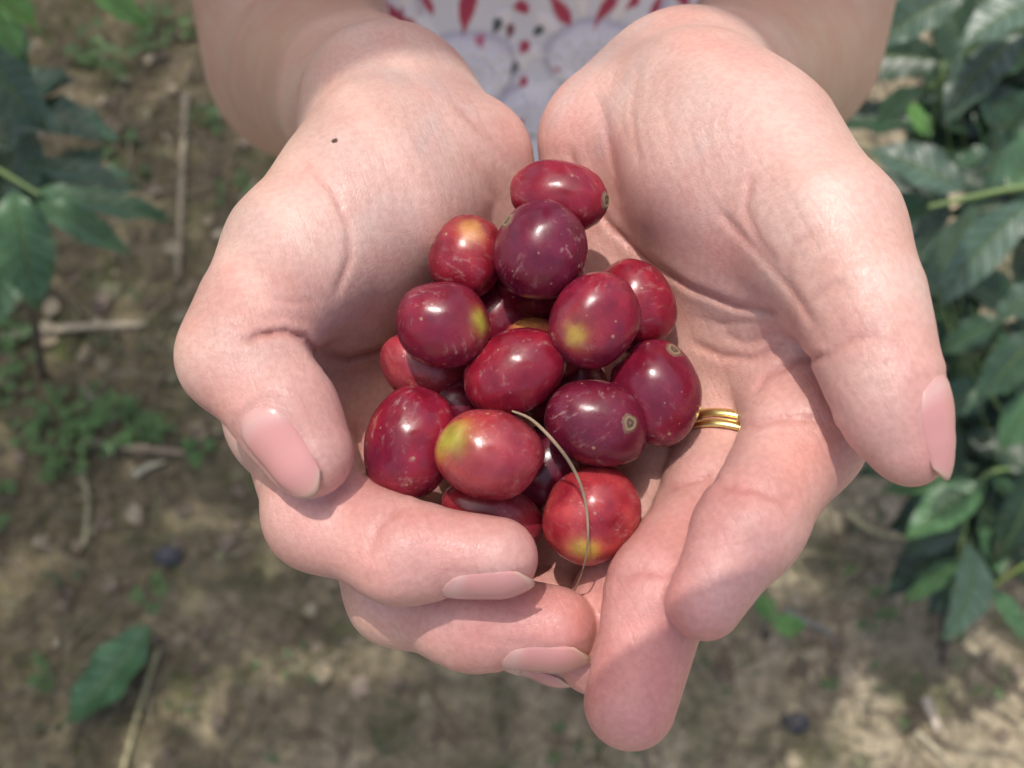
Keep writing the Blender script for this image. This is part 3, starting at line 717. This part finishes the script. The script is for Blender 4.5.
m, b, N, L = nodes('skin')
tc = N('TexCoord'); at = N('Attribute', attribute_name='tint')
nz = N('TexNoise', i_Scale=75.0, i_Detail=3.0); L(tc.outputs['Object'], nz.inputs['Vector'])
mot = N('MixRGB', blend_type='MULTIPLY', i_0=1.0)
rp = ramp(N, [(0.3, (0.98, 0.86, 0.85)), (0.7, (1.02, 1.08, 1.08))]); L(nz.outputs['Fac'], rp.inputs['Fac'])
L(at.outputs['Color'], mot.inputs[1]); L(rp.outputs['Color'], mot.inputs[2])
nz2 = N('TexNoise', i_Scale=900.0, i_Detail=2.0); L(tc.outputs['Object'], nz2.inputs['Vector'])
mot2 = N('MixRGB', blend_type='MULTIPLY', i_0=1.0)
rp2 = ramp(N, [(0.35, (0.93, 0.90, 0.89)), (0.65, (1.03, 1.03, 1.03))]); L(nz2.outputs['Fac'], rp2.inputs['Fac'])
L(mot.outputs[0], mot2.inputs[1]); L(rp2.outputs['Color'], mot2.inputs[2])
mole = N('VectorMath', operation='DISTANCE')
L(tc.outputs['Object'], mole.inputs[0])
MOLE_NODE = mole
nzm = N('TexNoise', i_Scale=2500.0); L(tc.outputs['Object'], nzm.inputs['Vector'])
mad = N('Math', operation='MULTIPLY_ADD', i_1=0.0006); L(nzm.outputs['Fac'], mad.inputs[0]); L(mole.outputs['Value'], mad.inputs[2])
mr = N('MapRange', i_1=0.00075, i_2=0.0010, i_3=0.0, i_4=1.0); L(mad.outputs[0], mr.inputs[0])
mm = N('MixRGB', i_1=(0.09, 0.04, 0.03, 1)); L(mr.outputs[0], mm.inputs[0]); L(mot2.outputs[0], mm.inputs[2])
L(mm.outputs[0], b.inputs['Base Color'])
vo = N('TexVoronoi', feature='DISTANCE_TO_EDGE', i_Scale=1500.0); 
mp = N('Mapping'); mp.inputs['Scale'].default_value = (1.0, 0.8, 1.0); mp.inputs['Rotation'].default_value = (0, 0, 0.5)
wob = N('TexNoise', i_Scale=300.0); L(tc.outputs['Object'], wob.inputs['Vector'])
L(tc.outputs['Object'], mp.inputs['Vector']); L(mp.outputs[0], vo.inputs['Vector'])
vr = N('MapRange', i_1=0.0, i_2=0.16, i_3=0.0, i_4=1.0); L(vo.outputs['Distance'], vr.inputs[0])
# long faint lines across the thenar mounds
wav = N('TexWave', i_Scale=150.0, i_Distortion=3.5, i_Detail=1.5); wav.inputs['Detail Scale'].default_value = 0.6
mp2 = N('Mapping'); mp2.inputs['Rotation'].default_value = (0, 0, -0.35); L(tc.outputs['Object'], mp2.inputs['Vector']); L(mp2.outputs[0], wav.inputs['Vector'])
wr = N('MapRange', i_1=0.0, i_2=0.25, i_3=0.0, i_4=1.0); L(wav.outputs['Fac'], wr.inputs[0])
wm = N('Math', operation='MULTIPLY'); L(wr.outputs[0], wm.inputs[0]); L(at.outputs['Alpha'], wm.inputs[1])
h1 = N('Math', operation='MULTIPLY_ADD', i_1=0.9); L(wm.outputs[0], h1.inputs[0]); L(vr.outputs[0], h1.inputs[2])
h2 = N('Math', operation='MULTIPLY_ADD', i_1=0.3); L(nz2.outputs['Fac'], h2.inputs[0]); L(h1.outputs[0], h2.inputs[2])
bm_ = N('Bump', i_Strength=0.38, i_Distance=0.00008); L(h2.outputs[0], bm_.inputs['Height']); L(bm_.outputs[0], b.inputs['Normal'])
b.inputs['Roughness'].default_value = 0.41; b.inputs['Specular IOR Level'].default_value = 0.42
b.inputs['Subsurface Weight'].default_value = 0.22; b.inputs['Subsurface Radius'].default_value = (1.0, 0.35, 0.22); b.inputs['Subsurface Scale'].default_value = 0.0022
SKIN = m
person = mesh_obj('person', c2w(V), Q.astype(np.int32), SKIN, col=np.concatenate([tone, np.clip((255 + V[:, 2:3]) / 25, 0, 1)], 1))
tag(person, 'person in a white eyelet dress holding out two cupped hands full of red cherries', 'person')
def project(p, it=5):
    p = np.array(p, float)
    for _ in range(it):
        g = grad(p); d = sdf(p)
        p = p - (d / np.maximum((g * g).sum(1), .2))[:, None] * g
    return p
def surf(px, py, lo=140, hi=300, step=0.25):
    """first skin point along a view ray (used to seat things on the hand)"""
    Ds = np.arange(lo, hi, step)
    P = np.stack([(px - 512) * Ds / F, -(py - 384) * Ds / F, -Ds], 1)
    d = sdf(P); k = np.argmax(d < 0)
    return P[k] if d[k] < 0 else None
MOLE_NODE.inputs[1].default_value = tuple(c2w(surf(335, 141)))

# fingernails
m, b, N, L = nodes('nail')
tcn = N('UVMap', uv_map='uv'); sx = N('SeparateXYZ'); L(tcn.outputs[0], sx.inputs[0])
nr = ramp(N, [(0.0, (0.58, 0.30, 0.26)), (0.14, (0.60, 0.35, 0.31)), (0.30, (0.58, 0.27, 0.245)), (0.82, (0.58, 0.27, 0.245)), (0.92, (0.58, 0.29, 0.25)), (0.97, (0.57, 0.36, 0.28)), (1, (0.42, 0.28, 0.20))])
L(sx.outputs[0], nr.inputs['Fac']); L(nr.outputs[0], b.inputs['Base Color'])
b.inputs['Roughness'].default_value = 0.24; b.inputs['Specular IOR Level'].default_value = 0.42; b.inputs['Subsurface Weight'].default_value = 0.1; b.inputs['Subsurface Scale'].default_value = 0.001
wn = N('TexNoise', i_Scale=30.0); L(tcn.outputs[0], wn.inputs['Vector'])
mpn = N('Mapping'); mpn.inputs['Scale'].default_value = (0.3, 8, 1); L(tcn.outputs[0], mpn.inputs['Vector']); L(mpn.outputs[0], wn.inputs['Vector'])
bn = N('Bump', i_Strength=0.12, i_Distance=0.0002); L(wn.outputs['Fac'], bn.inputs['Height']); L(bn.outputs[0], b.inputs['Normal'])
NAIL = m
def nail(H, f, n, s0, s1, half, over=0.8):
    e, ax, n, t, r = nail_frame(H, f, n)
    nu, nv = 19, 17
    us = np.linspace(0, 1, nu); vs = np.linspace(-1, 1, nv)
    P = np.zeros((nu, nv, 3)); g = np.zeros((nu, nv, 3))
    pr = H[f][-2]; ln = np.linalg.norm(H[f][-1][:3] - pr[:3])
    for i, u in enumerate(us):
        for j, v in enumerate(vs):
            wdt = half * (1 - 0.30 * (1 - u) ** 3 - 0.08 * max(0, u - .7) / .3)
            sh0 = (s1 - s0) * 0.16 * (v * v); sh1 = (s1 - s0) * 0.15 * (abs(v) ** 2.5)
            s = (s0 + sh0) + ((s1 - sh1) - (s0 + sh0)) * u
            rr = r + (pr[3] - r) * (-s / ln) if s < 0 else r * (1 - .42 * (s / r) ** 2)
            ang = math.radians(wdt) * v
            dv = n * math.cos(ang) + t * math.sin(ang)
            rs = rr
            for _ in range(5): rs -= float(chain((e + ax * s + dv * rs)[None].astype(np.float32), H[f], 5.0 if f == 'thumb' else 4.0)[0])
            rr = max(rr if s > 0 else 0, rs) if abs(rs - rr) < 3 else rr
            edge = max(abs(v) ** 5, (1 - u) ** 7)
            P[i, j] = e + ax * s + dv * (rr + (.07 if f == 'thumb' else -.03) - (.50 if f == 'thumb' else .34) * edge * (1 if u < .8 else 1 - (u - .8) * 3)); g[i, j] = dv
    top = P.reshape(-1, 3); bot = (P - g * 0.2).reshape(-1, 3)
    uv = np.stack(np.meshgrid(us, (vs + 1) / 2, indexing='ij'), -1).reshape(-1, 2)
    fa = grid_faces(nu, nv); fb = grid_faces(nu, nv, nu * nv)[:, ::-1]
    ring = [i * nv for i in range(nu)] + [(nu - 1) * nv + j for j in range(1, nv)] + [i * nv + nv - 1 for i in range(nu - 2, -1, -1)] + [j for j in range(nv - 2, 0, -1)]
    k2 = nu * nv
    side = np.array([(ring[i], ring[i - 1], ring[i - 1] + k2, ring[i] + k2) for i in range(len(ring))])
    o = mesh_obj('fingernail', c2w(np.concatenate([top, bot])), np.concatenate([fa, fb, side]), NAIL, person, uv=np.concatenate([uv, uv]))
    return o
for q in NAILS: nail(*q)

# ------------------------------------------------------------------ dress
def dress_plane(px, py, y=.392):
    d = c2w(pc(px, py + 13, 1000.)) - np.array([0, 0, HC]); t = y / d[1]
    return np.array([d[0] * t, HC + d[2] * t])
za = np.concatenate([np.arange(.46, .60, .01), np.arange(.60, .82, .003), np.arange(.82, 1.0, .0016), np.arange(1.0, 1.2, .003), np.arange(1.2, 1.275, .015)])
ta = np.concatenate([np.linspace(-math.pi, -.75, 40, endpoint=False), np.linspace(-.75, .75, 190, endpoint=False), np.linspace(.75, math.pi, 41)])
ZZ, TT = np.meshgrid(za, ta, indexing='ij')
zk = [.46, .62, .80, .90, 1.02, 1.13, 1.20, 1.245, 1.275]
rx = np.interp(ZZ, zk, [.200, .185, .165, .157, .150, .150, .140, .120, .085]); ry = np.interp(ZZ, zk, [.150, .135, .115, .109, .103, .102, .090, .075, .062])
fold = 1 + .03 * np.clip((1.15 - ZZ) / .3, 0, 1) * np.sin(TT * 9 + 2 * np.sin(ZZ * 7)) * .7 + .012 * np.sin(TT * 23 + ZZ * 30)
DX = .014 + rx * fold * np.sin(TT); DY = .508 - ry * fold * np.cos(TT)
front = (np.cos(TT) > 0)
base = np.ones((*ZZ.shape, 3)) * np.array([.81, .77, .83]); hgt = np.zeros_like(ZZ)
def tear(px, py, ln, wd, ang, colr, h=0.0):
    """a drop-shaped print or stitched petal; length and width in photo pixels"""
    c = dress_plane(px, py); k = .56 / F
    a = math.radians(ang); X = (DX - c[0]) / k; Zp = (ZZ - c[1]) / k / 1.28
    u = X * math.cos(a) + Zp * math.sin(a); v = -X * math.sin(a) + Zp * math.cos(a)
    un = np.clip(u / ln + .5, 0, 1); half = wd / 2.05 * np.sin(np.pi * un ** 1.5) ** .7
    ins = (np.abs(u) < ln / 2) & front
    e = np.where(ins, np.clip((half - np.abs(v)) / 1.5 + .5, 0, 1), 0)[..., None]
    global base, hgt
    if colr is not None: base = base * (1 - e) + e * np.array(colr)
    if h: hgt = np.maximum(hgt, h * np.where(ins, np.sqrt(np.clip(1 - (v / np.maximum(half, .1)) ** 2, 0, 1)), 0))
def dome(px, py, a, c, h):
    global hgt, base
    q = dress_plane(px, py); k = .56 / F
    X = (DX - q[0]) / k / a; Zp = (ZZ - q[1]) / k / 1.28 / c; r = np.sqrt(X * X + Zp * Zp)
    ins = (r < 1) & front
    stitch = .28 * np.sin(r * 22) + .22 * np.sin(np.arctan2(Zp, X) * 12)
    hgt = np.where(ins, np.maximum(hgt, h * np.clip((1 - r) * 6, 0, 1) * (1 + stitch)), hgt)
    e = np.where(ins, .55 + .3 * np.sin(r * 22), 0)[..., None]; base = base * (1 - e) + e * np.array([.90, .82, .85])
    e = np.where(front, np.exp(-((r - 1.03) / .09) ** 2), 0)[..., None] * .6  # fabric shading around the raised disc, painted as a violet rim
    base = base * (1 - e) + e * np.array([.40, .35, .46])
WHT = (.92, .85, .87); RD = (.48, .045, .10); DK = (.09, .11, .13); PKC = (.62, .16, .24); MR = (.22, .06, .08)
for q in [(472,64,44,36),(592,48,46,34),(532,104,36,30),(420,80,30,26),(640,90,34,30),(470,118,34,22),(395,20,24,40),(690,30,30,30)]: dome(*q, .005)
for cx, cy in [(472,64),(592,48),(532,104)]:
    for k in range(9):
        a = 20 + k * 40; tear(cx + 58 * math.cos(math.radians(a)), cy - 48 * math.sin(math.radians(a)), 30, 15, a, WHT, .0016)
for q in [(467,10,54,17,78,RD),(402,20,48,15,-52,RD),(424,6,34,10,-65,RD),(560,4,42,14,-55,RD),(606,6,40,13,58,RD),(521,6,18,15,20,RD),(633,2,18,14,30,RD),(524,44,17,10,60,RD),
          (497,26,20,10,65,DK),(538,26,18,9,55,DK),(510,32,18,9,80,MR),(394,36,20,12,-45,DK),(480,36,12,8,-20,PKC),(514,66,16,8,75,DK),(523,78,14,9,60,RD),(556,56,10,7,10,PKC),
          (519,110,14,9,40,RD),(533,126,14,9,60,DK),(440,98,14,8,45,RD),(560,88,14,8,60,RD),(655,20,30,11,70,RD),(680,8,24,10,-50,RD),(500,140,14,8,50,RD),(548,128,13,8,20,DK),(385,60,20,9,-60,RD),(625,70,13,8,40,DK)]: tear(*q)
for gx_ in range(-2, 9):
    for gy_ in range(-8, 9):
        px, py = gx_ * 125 + 60 * (gy_ % 2) + rng.uniform(-15, 15), gy_ * 78 + 50
        if 330 < px < 740 and -40 < py < 175: continue
        dome(px, py, 44, 34, .004)
        for q in range(3):
            a = 40 + 50 * q; tear(px + 62 * math.cos(math.radians(a)), py - 58 * math.sin(math.radians(a)), rng.uniform(36, 50), 14, a, RD)
        for q in range(4): tear(px + rng.uniform(-60, 60), py + rng.uniform(30, 50), 16, 9, rng.uniform(0, 180), [DK, RD, MR, PKC][q])
wv = .00035 * np.sin(DX * 2 * np.pi / .0035) * np.sin(ZZ * 2 * np.pi / .0045)
hgt = hgt + np.where(front, wv, 0)
DX = DX + np.sin(TT) * hgt; DY = DY - np.cos(TT) * hgt
m, b, N, L = nodes('dress_cloth'); at = N('Attribute', attribute_name='tint'); L(at.outputs['Color'], b.inputs['Base Color']); b.inputs['Roughness'].default_value = .75
b.inputs['Sheen Weight'].default_value = .15
tc = N('TexCoord'); w1 = N('TexNoise', i_Scale=700.0, i_Detail=2.0); L(tc.outputs['Object'], w1.inputs['Vector'])
bp = N('Bump', i_Strength=.4, i_Distance=.0008); L(w1.outputs['Fac'], bp.inputs['Height']); L(bp.outputs[0], b.inputs['Normal'])
CLOTH = m
dr = mesh_obj('dress', np.stack([DX, DY, ZZ], -1).reshape(-1, 3), grid_faces(len(za), len(ta)), CLOTH, person, col=base.reshape(-1, 3))
for s, H in ((-1, HL), (1, HR)):
    el = Vector(c2w(H['arm'][-1][:3])); sh = Vector((.014 + s * .15, .505, 1.262)); a = sh.lerp(el, -.12); c_ = sh.lerp(el, .42)
    v, f = tube(smooth_path([a, a.lerp(c_, .5), c_], 10), [.062, .057], 24); v = v.reshape(-1, 24, 3)[1:-1].reshape(-1, 3); f = f[24:-24] - 24
    mesh_obj('sleeve', v, f, CLOTH, person, col=np.ones((len(v), 3)) * np.array([.80, .78, .82]))
# hair
m, b, N, L = nodes('hair'); b.inputs['Base Color'].default_value = (.012, .009, .008, 1); b.inputs['Roughness'].default_value = .4
tc = N('TexCoord'); w1 = N('TexWave', i_Scale=120.0, i_Distortion=2.0); L(tc.outputs['Object'], w1.inputs['Vector']); bp = N('Bump', i_Strength=.5, i_Distance=.002); L(w1.outputs['Fac'], bp.inputs['Height']); L(bp.outputs[0], b.inputs['Normal'])
hv = []; nu, nv = 24, 40
for i in range(nu):
    for j in range(nv):
        u = i / (nu - 1); th = j / nv * math.tau
        face = max(0, -math.cos(th - math.pi)) if False else max(0, math.cos(th))
        reach = 1.35 + 1.5 * (1 - face ** 1.5) * .55
        phi = u * reach
        x = math.sin(min(phi, 1.7)) * math.sin(th); y = -math.sin(min(phi, 1.7)) * math.cos(th); z = math.cos(min(phi, 1.7)) - max(0, phi - 1.7) * 1.6
        hv.append((.014 + x * .083, .468 + y * .101, 1.478 + z * .108))
hf = [(i * nv + j, i * nv + (j + 1) % nv, (i + 1) * nv + (j + 1) % nv, (i + 1) * nv + j) for i in range(nu - 1) for j in range(nv)]
mesh_obj('hair', hv, np.array(hf), m, person)

# ------------------------------------------------------------------ coffee cherries
m, b, N, L = nodes('cherry_skin')
at = N('Attribute', attribute_name='tint'); oi = N('ObjectInfo'); tc = N('TexCoord')
off = N('VectorMath', operation='ADD'); sc3 = N('VectorMath', operation='SCALE'); L(oi.outputs['Random'], sc3.inputs['Scale']); sc3.inputs[0].default_value = (3, 7, 5)
vr_ = N('VectorRotate', rotation_type='EULER_XYZ'); L(tc.outputs['Object'], vr_.inputs['Vector']); sc4 = N('VectorMath', operation='SCALE'); sc4.inputs[0].default_value = (9, 17, 23); L(oi.outputs['Random'], sc4.inputs['Scale']); L(sc4.outputs[0], vr_.inputs['Rotation']); L(vr_.outputs[0], off.inputs[0]); L(sc3.outputs[0], off.inputs[1])
na = N('TexNoise', i_Scale=220.0, i_Detail=5.0, i_Roughness=.6); L(off.outputs[0], na.inputs['Vector'])
ra = ramp(N, [(.3, (.68, .60, .66)), (.55, (1, 1, 1)), (.75, (1.3, 1.25, 1.1))]); L(na.outputs['Fac'], ra.inputs['Fac'])
mx = N('MixRGB', blend_type='MULTIPLY', i_0=1.0); L(at.outputs['Color'], mx.inputs[1]); L(ra.outputs[0], mx.inputs[2])
# pale lenticels
vo = N('TexVoronoi', i_Scale=620.0, i_Randomness=1.0); L(off.outputs[0], vo.inputs['Vector'])
wn = N('TexWhiteNoise'); L(vo.outputs['Position'], wn.inputs['Vector'])
rad = N('Math', operation='MULTIPLY_ADD', i_1=.56, i_2=-.33); L(wn.outputs['Value'], rad.inputs[0])
df = N('Math', operation='SUBTRACT'); L(rad.outputs[0], df.inputs[0]); L(vo.outputs['Distance'], df.inputs[1])
sp = N('MapRange', i_1=0.0, i_2=0.05, i_3=0.0, i_4=.75); L(df.outputs[0], sp.inputs[0])
m2 = N('MixRGB', i_2=(.36, .20, .12, 1)); L(sp.outputs[0], m2.inputs[0]); L(mx.outputs[0], m2.inputs[1])
# dusty scuffs and fine scratches
mp = N('Mapping'); mp.inputs['Scale'].default_value = (.35, 1.6, 1); mp.inputs['Rotation'].default_value = (.4, .3, .9); L(off.outputs[0], mp.inputs['Vector'])
ns = N('TexNoise', i_Scale=700.0, i_Detail=4.0, i_Roughness=.7); L(mp.outputs[0], ns.inputs['Vector'])
nb = N('TexNoise', i_Scale=110.0, i_Detail=2.0); L(off.outputs[0], nb.inputs['Vector'])
rs = N('MapRange', i_1=.56, i_2=.70, i_3=0, i_4=1); L(ns.outputs['Fac'], rs.inputs[0]); rb = N('MapRange', i_1=.42, i_2=.60, i_3=0, i_4=.5); L(nb.outputs['Fac'], rb.inputs[0])
sm = N('Math', operation='MULTIPLY'); L(rs.outputs[0], sm.inputs[0]); L(rb.outputs[0], sm.inputs[1])
m3 = N('MixRGB', i_2=(.44, .27, .23, 1)); L(sm.outputs[0], m3.inputs[0]); L(m2.outputs[0], m3.inputs[1])
L(m3.outputs[0], b.inputs['Base Color'])
rg = N('MapRange', i_1=.3, i_2=.7, i_3=.19, i_4=.34); L(na.outputs['Fac'], rg.inputs[0]); L(rg.outputs[0], b.inputs['Roughness'])
b.inputs['Specular IOR Level'].default_value = .5; b.inputs['Subsurface Weight'].default_value = .08; b.inputs['Subsurface Scale'].default_value = .002
hb = N('Math', operation='MULTIPLY_ADD', i_1=.6); L(sp.outputs[0], hb.inputs[0]); L(na.outputs['Fac'], hb.inputs[2])
bp = N('Bump', i_Strength=.22, i_Distance=.0004); L(hb.outputs[0], bp.inputs['Height']); L(bp.outputs[0], b.inputs['Normal'])
CHERRY = m
m, b, N, L = nodes('cherry_scar'); at = N('Attribute', attribute_name='tint'); L(at.outputs['Color'], b.inputs['Base Color']); b.inputs['Roughness'].default_value = .8
SCAR = m
WINE = (.150, .011, .034); DRED = (.195, .0085, .023); CRIM = (.27, .012, .027); ORNG = (.46, .058, .058); DEEP = (.115, .006, .018); ROSE = (.34, .055, .065); YEL = (.50, .33, .05); YGR = (.40, .37, .05); ORY = (.50, .22, .07)
# centre px, py, distance mm, long and short semi-axes px, angle of the long axis, colour, second colour, patch (dx, dy, spread, colour), scar (dx, dy), label
CH_ = [
 (561,197,192,50,34,-14,DRED,CRIM,None,(44,6),'oval cherry at the top of the heap with its scar facing right'),
 (540,251,185,50,46,70,WINE,DEEP,None,(-34,-26),'round wine red cherry with a big scar at its upper left, below the topmost cherry'),
 (466,259,192,43,38,70,CRIM,DRED,(6,-26,.30,ORY),None,'cherry with a yellow top tucked left of the round wine red one'),
 (444,325,184,48,44,-10,WINE,DRED,(38,-2,.26,YGR),None,'dark cherry scratched at its lower side with a yellow green spot on its right end'),
 (541,279,197,46,42,20,DRED,DEEP,(-14,40,.16,YEL),None,'half hidden cherry beneath the round wine red one'),
 (635,303,193,46,38,-62,CRIM,DRED,None,None,'plain red cherry behind the one with a yellow dot, on the palm side'),
 (595,319,183,50,43,55,CRIM,WINE,(-22,15,.24,YEL),None,'shiny cherry with a small yellow dot at its lower left in mid heap'),
 (514,372,185,54,41,26,CRIM,DRED,None,(54,-6),'bright red oval cherry lying slanted in the middle of the heap'),
 (541,350,195,42,32,-20,CRIM,ORNG,(-14,-24,.6,ORY),None,'orange tinged cherry peeping out above the slanted red one'),
 (657,394,187,54,45,-70,WINE,DRED,None,(14,-42),'dark cherry touching the ring finger side with a cracked line down its face'),
 (597,423,183,53,44,-18,WINE,DEEP,None,(29,-2),'plum coloured cherry whose round scar faces the viewer'),
 (424,369,196,47,35,-28,ROSE,CRIM,None,None,'dusty pink red cherry half covered by the scratched dark one'),
 (411,443,186,59,45,72,WINE,CRIM,None,(6,57),'largest dark cherry at the left of the heap next to the bent thumb'),
 (489,454,180,54,44,-10,CRIM,ROSE,(-40,-17,.44,YGR),None,'red and orange cherry with a green yellow end under the straw'),
 (546,470,196,46,42,60,DEEP,WINE,None,None,'very dark cherry sunk between the heap and the straw'),
 (494,514,190,54,32,-18,CRIM,ROSE,None,None,'red cherry showing above the curled index finger'),
 (458,409,198,46,42,15,WINE,DEEP,None,None,'deep red cherry glimpsed between the slanted red one and the largest dark one'),
 (563,392,199,44,40,40,DRED,WINE,None,None,'buried cherry glimpsed between the plum coloured one and the shiny one with a yellow dot'),
 (500,318,201,44,40,80,DRED,WINE,None,None,'buried cherry glimpsed between the scratched dark one and the round wine red one'),
 (591,515,186,52,45,40,ORNG,CRIM,(-10,31,.27,YEL),None,'orange red cherry crossed by the straw at the bottom of the heap'),
]
def cherry(i, px, py, D, a, c, ang, c1, c2, patch, scar, label):
    cen = pc(px, py, D); k = D / F
    r = np.random.default_rng(i + 50)
    A = math.radians(ang); tilt = r.uniform(-.25, .25)
    l = np.array([math.cos(A), math.sin(A), tilt]); l /= np.linalg.norm(l)
    z = np.array([0, 0, 1.0]); s = np.cross(z, l); s /= np.linalg.norm(s); t = np.cross(l, s)
    R = np.stack([l, s, t], 1); rad = np.array([a * k, c * k, c * k * r.uniform(.94, 1.02)])
    nu, nv = 40, 56
    th = np.linspace(0, math.pi, nu)[:, None]; ph = np.linspace(0, math.tau, nv, endpoint=False)[None]
    U = np.stack([np.cos(th) + 0 * ph, np.sin(th) * np.cos(ph), np.sin(th) * np.sin(ph)], -1).reshape(-1, 3)
    def shape(U):
        low = 1 + .018 * np.sin(U[:, 1] * 3 + i) * U[:, 0] + .02 * np.cos(2 * np.arctan2(U[:, 2], U[:, 1]) + i) * np.sqrt(np.clip(1 - U[:, 0] ** 2, 0, 1)) + .03 * U[:, 0] * (i % 3 - 1)
        lump = np.array([noise.noise(Vector(u * 1.25 + i * 5.3)) for u in U]) * .055 + np.array([noise.noise(Vector(u * 3.2 + i * 2.3)) for u in U]) * .016
        return np.sign(U) * np.abs(U) ** .97 * (low + lump)[:, None] * rad
    P = shape(U)
    def onsurf(dx, dy):
        """point of the cherry that faces the viewer at this offset from its middle, as a unit-ellipsoid vector"""
        v = np.array([dx * k, -dy * k]); best = None
        n = R.T
        W3 = R @ P.T
        e = (W3[0] - v[0]) ** 2 + (W3[1] - v[1]) ** 2 + np.where(W3[2] < 0, 1e3, 0)
        return U[np.argmin(e)]
    nzv = np.array([noise.noise(Vector(u * 1.7 + i * 3.1)) for u in U]) * .5 + np.array([noise.noise(Vector(u * 4.1 + i)) for u in U]) * .3
    w = np.clip(.5 + nzv * 1.3, 0, 1)[:, None]
    col = np.array(c1) * (1 - w) + np.array(c2) * w
    if patch:
        pv = onsurf(patch[0], patch[1]); angd = np.arccos(np.clip(U @ pv, -1, 1)) + nzv * .35
        w = (1 / (1 + np.exp((angd - patch[2] * .8) / (.13 * patch[2] + .03))))[:, None]; w2 = np.exp(-(angd / (patch[2] * 2)) ** 2)[:, None] * .35
        col = col * (1 - w2) + w2 * np.array((.48, .09, .045)); col = col * (1 - w) + w * np.array(patch[3])
    root = thing('coffee_cherry', tuple(c2w(cen)), label, 'coffee cherry', 'coffee cherries heaped in the cupped hands')
    CW = CAMW / 1000
    loc = lambda Q: (Q @ R.T) @ CW.T
    faces = [(x * nv + y, (x + 1) * nv + y, (x + 1) * nv + (y + 1) % nv, x * nv + (y + 1) % nv) for x in range(nu - 1) for y in range(nv)]
    mesh_obj('fruit', loc(P), np.array(faces), CHERRY, root, col=col)
    if scar:
        pv = onsurf(*scar); q = shape(pv[None])[0]; n = pv / rad; n /= np.linalg.norm(n)
        t1 = np.cross(n, [0.3, .5, .8]); t1 /= np.linalg.norm(t1); t2 = np.cross(n, t1)
        big = 1.55
        prof = [(0, .30, 0), (.14, .34, 0), (.24, .05, 1), (.44, .0, 1), (.56, .34, 2), (.70, .42, 2), (.86, .16, 3), (1.1, -.16, 3)]
        cs = [(.17, .08, .07), (.09, .055, .035), (.23, .17, .085), (.17, .075, .055)]
        V_, c_ = [], []; nn = 28
        for rr, hh, ci in prof:
            for y in range(nn):
                an = y / nn * math.tau; wob = 1 + .07 * math.sin(3 * an + i) + .05 * math.sin(5 * an + 2 * i) + .04 * math.sin(11 * an)
                f = (t1 * math.cos(an) + t2 * math.sin(an)) * rr * big * wob
                x = (q + f) / rad; x = shape((x / np.linalg.norm(x))[None])[0]
                V_.append(x + n * (hh * .4 + .04)); c_.append(cs[ci])
        fs = [(x * nn + y, x * nn + (y + 1) % nn, (x + 1) * nn + (y + 1) % nn, (x + 1) * nn + y) for x in range(len(prof) - 1) for y in range(nn)]
        mesh_obj('scar', loc(np.array(V_)), np.array(fs), SCAR, root, col=np.array(c_))
for i, q in enumerate(CH_): cherry(i, *q)

# ------------------------------------------------------------------ straw over the cherries, ring, shade branch
sp_ = [(512,411,177),(532,420,176),(556,444,175),(574,470,176),(585,500,176),(588,535,176.5),(584,566,180),(574,592,188)]
mb = MB(); P = smooth_path([c2w(pc(*q)) for q in sp_], 40)
v, f = tube(P, [.00016, .00028, .00030, .00024, .00018, .00012], 8); mb.add(v, f, (.36, .26, .16))
tag(mb.build('grass_stem', DRY), 'thin curved dry grass stem lying across the cherries', 'grass stem')
# double gold band on the middle finger
m, b, N, L = nodes('gold'); b.inputs['Base Color'].default_value = (.84, .67, .26, 1); b.inputs['Metallic'].default_value = 1; b.inputs['Roughness'].default_value = .28
GOLD = m
a, e = HR['middle'][0][:3], HR['middle'][1][:3]; axv = (e - a) / np.linalg.norm(e - a)
rt = thing('ring', tuple(c2w(a + (e - a) * .7)), 'double gold band worn on the finger beside the dark cherry', 'ring')
RC = np.array(rt.location)
def band(t0, wdt):
    c0 = a + (e - a) * t0; t1 = np.cross(axv, [0, 0, 1.]); t1 /= np.linalg.norm(t1); t2 = np.cross(axv, t1)
    prof = [(-wdt / 2, 0), (-wdt / 2, .3), (-wdt * .36, .58), (0, .68), (wdt * .36, .58), (wdt / 2, .3), (wdt / 2, 0)]
    rr = 11 + (9.0 - 11) * t0 + .35
    V_ = []; nn = 72
    for s, h in prof:
        for y in range(nn):
            an = y / nn * math.tau; V_.append(c0 + axv * s + (t1 * math.cos(an) + t2 * math.sin(an)) * (rr + h))
    fs = [(x * nn + y, x * nn + (y + 1) % nn, ((x + 1) % len(prof)) * nn + (y + 1) % nn, ((x + 1) % len(prof)) * nn + y) for x in range(len(prof)) for y in range(nn)]
    mesh_obj('band', c2w(np.array(V_)) - RC, np.array(fs), GOLD, rt)
band(.645, 1.7); band(.725, 1.7)
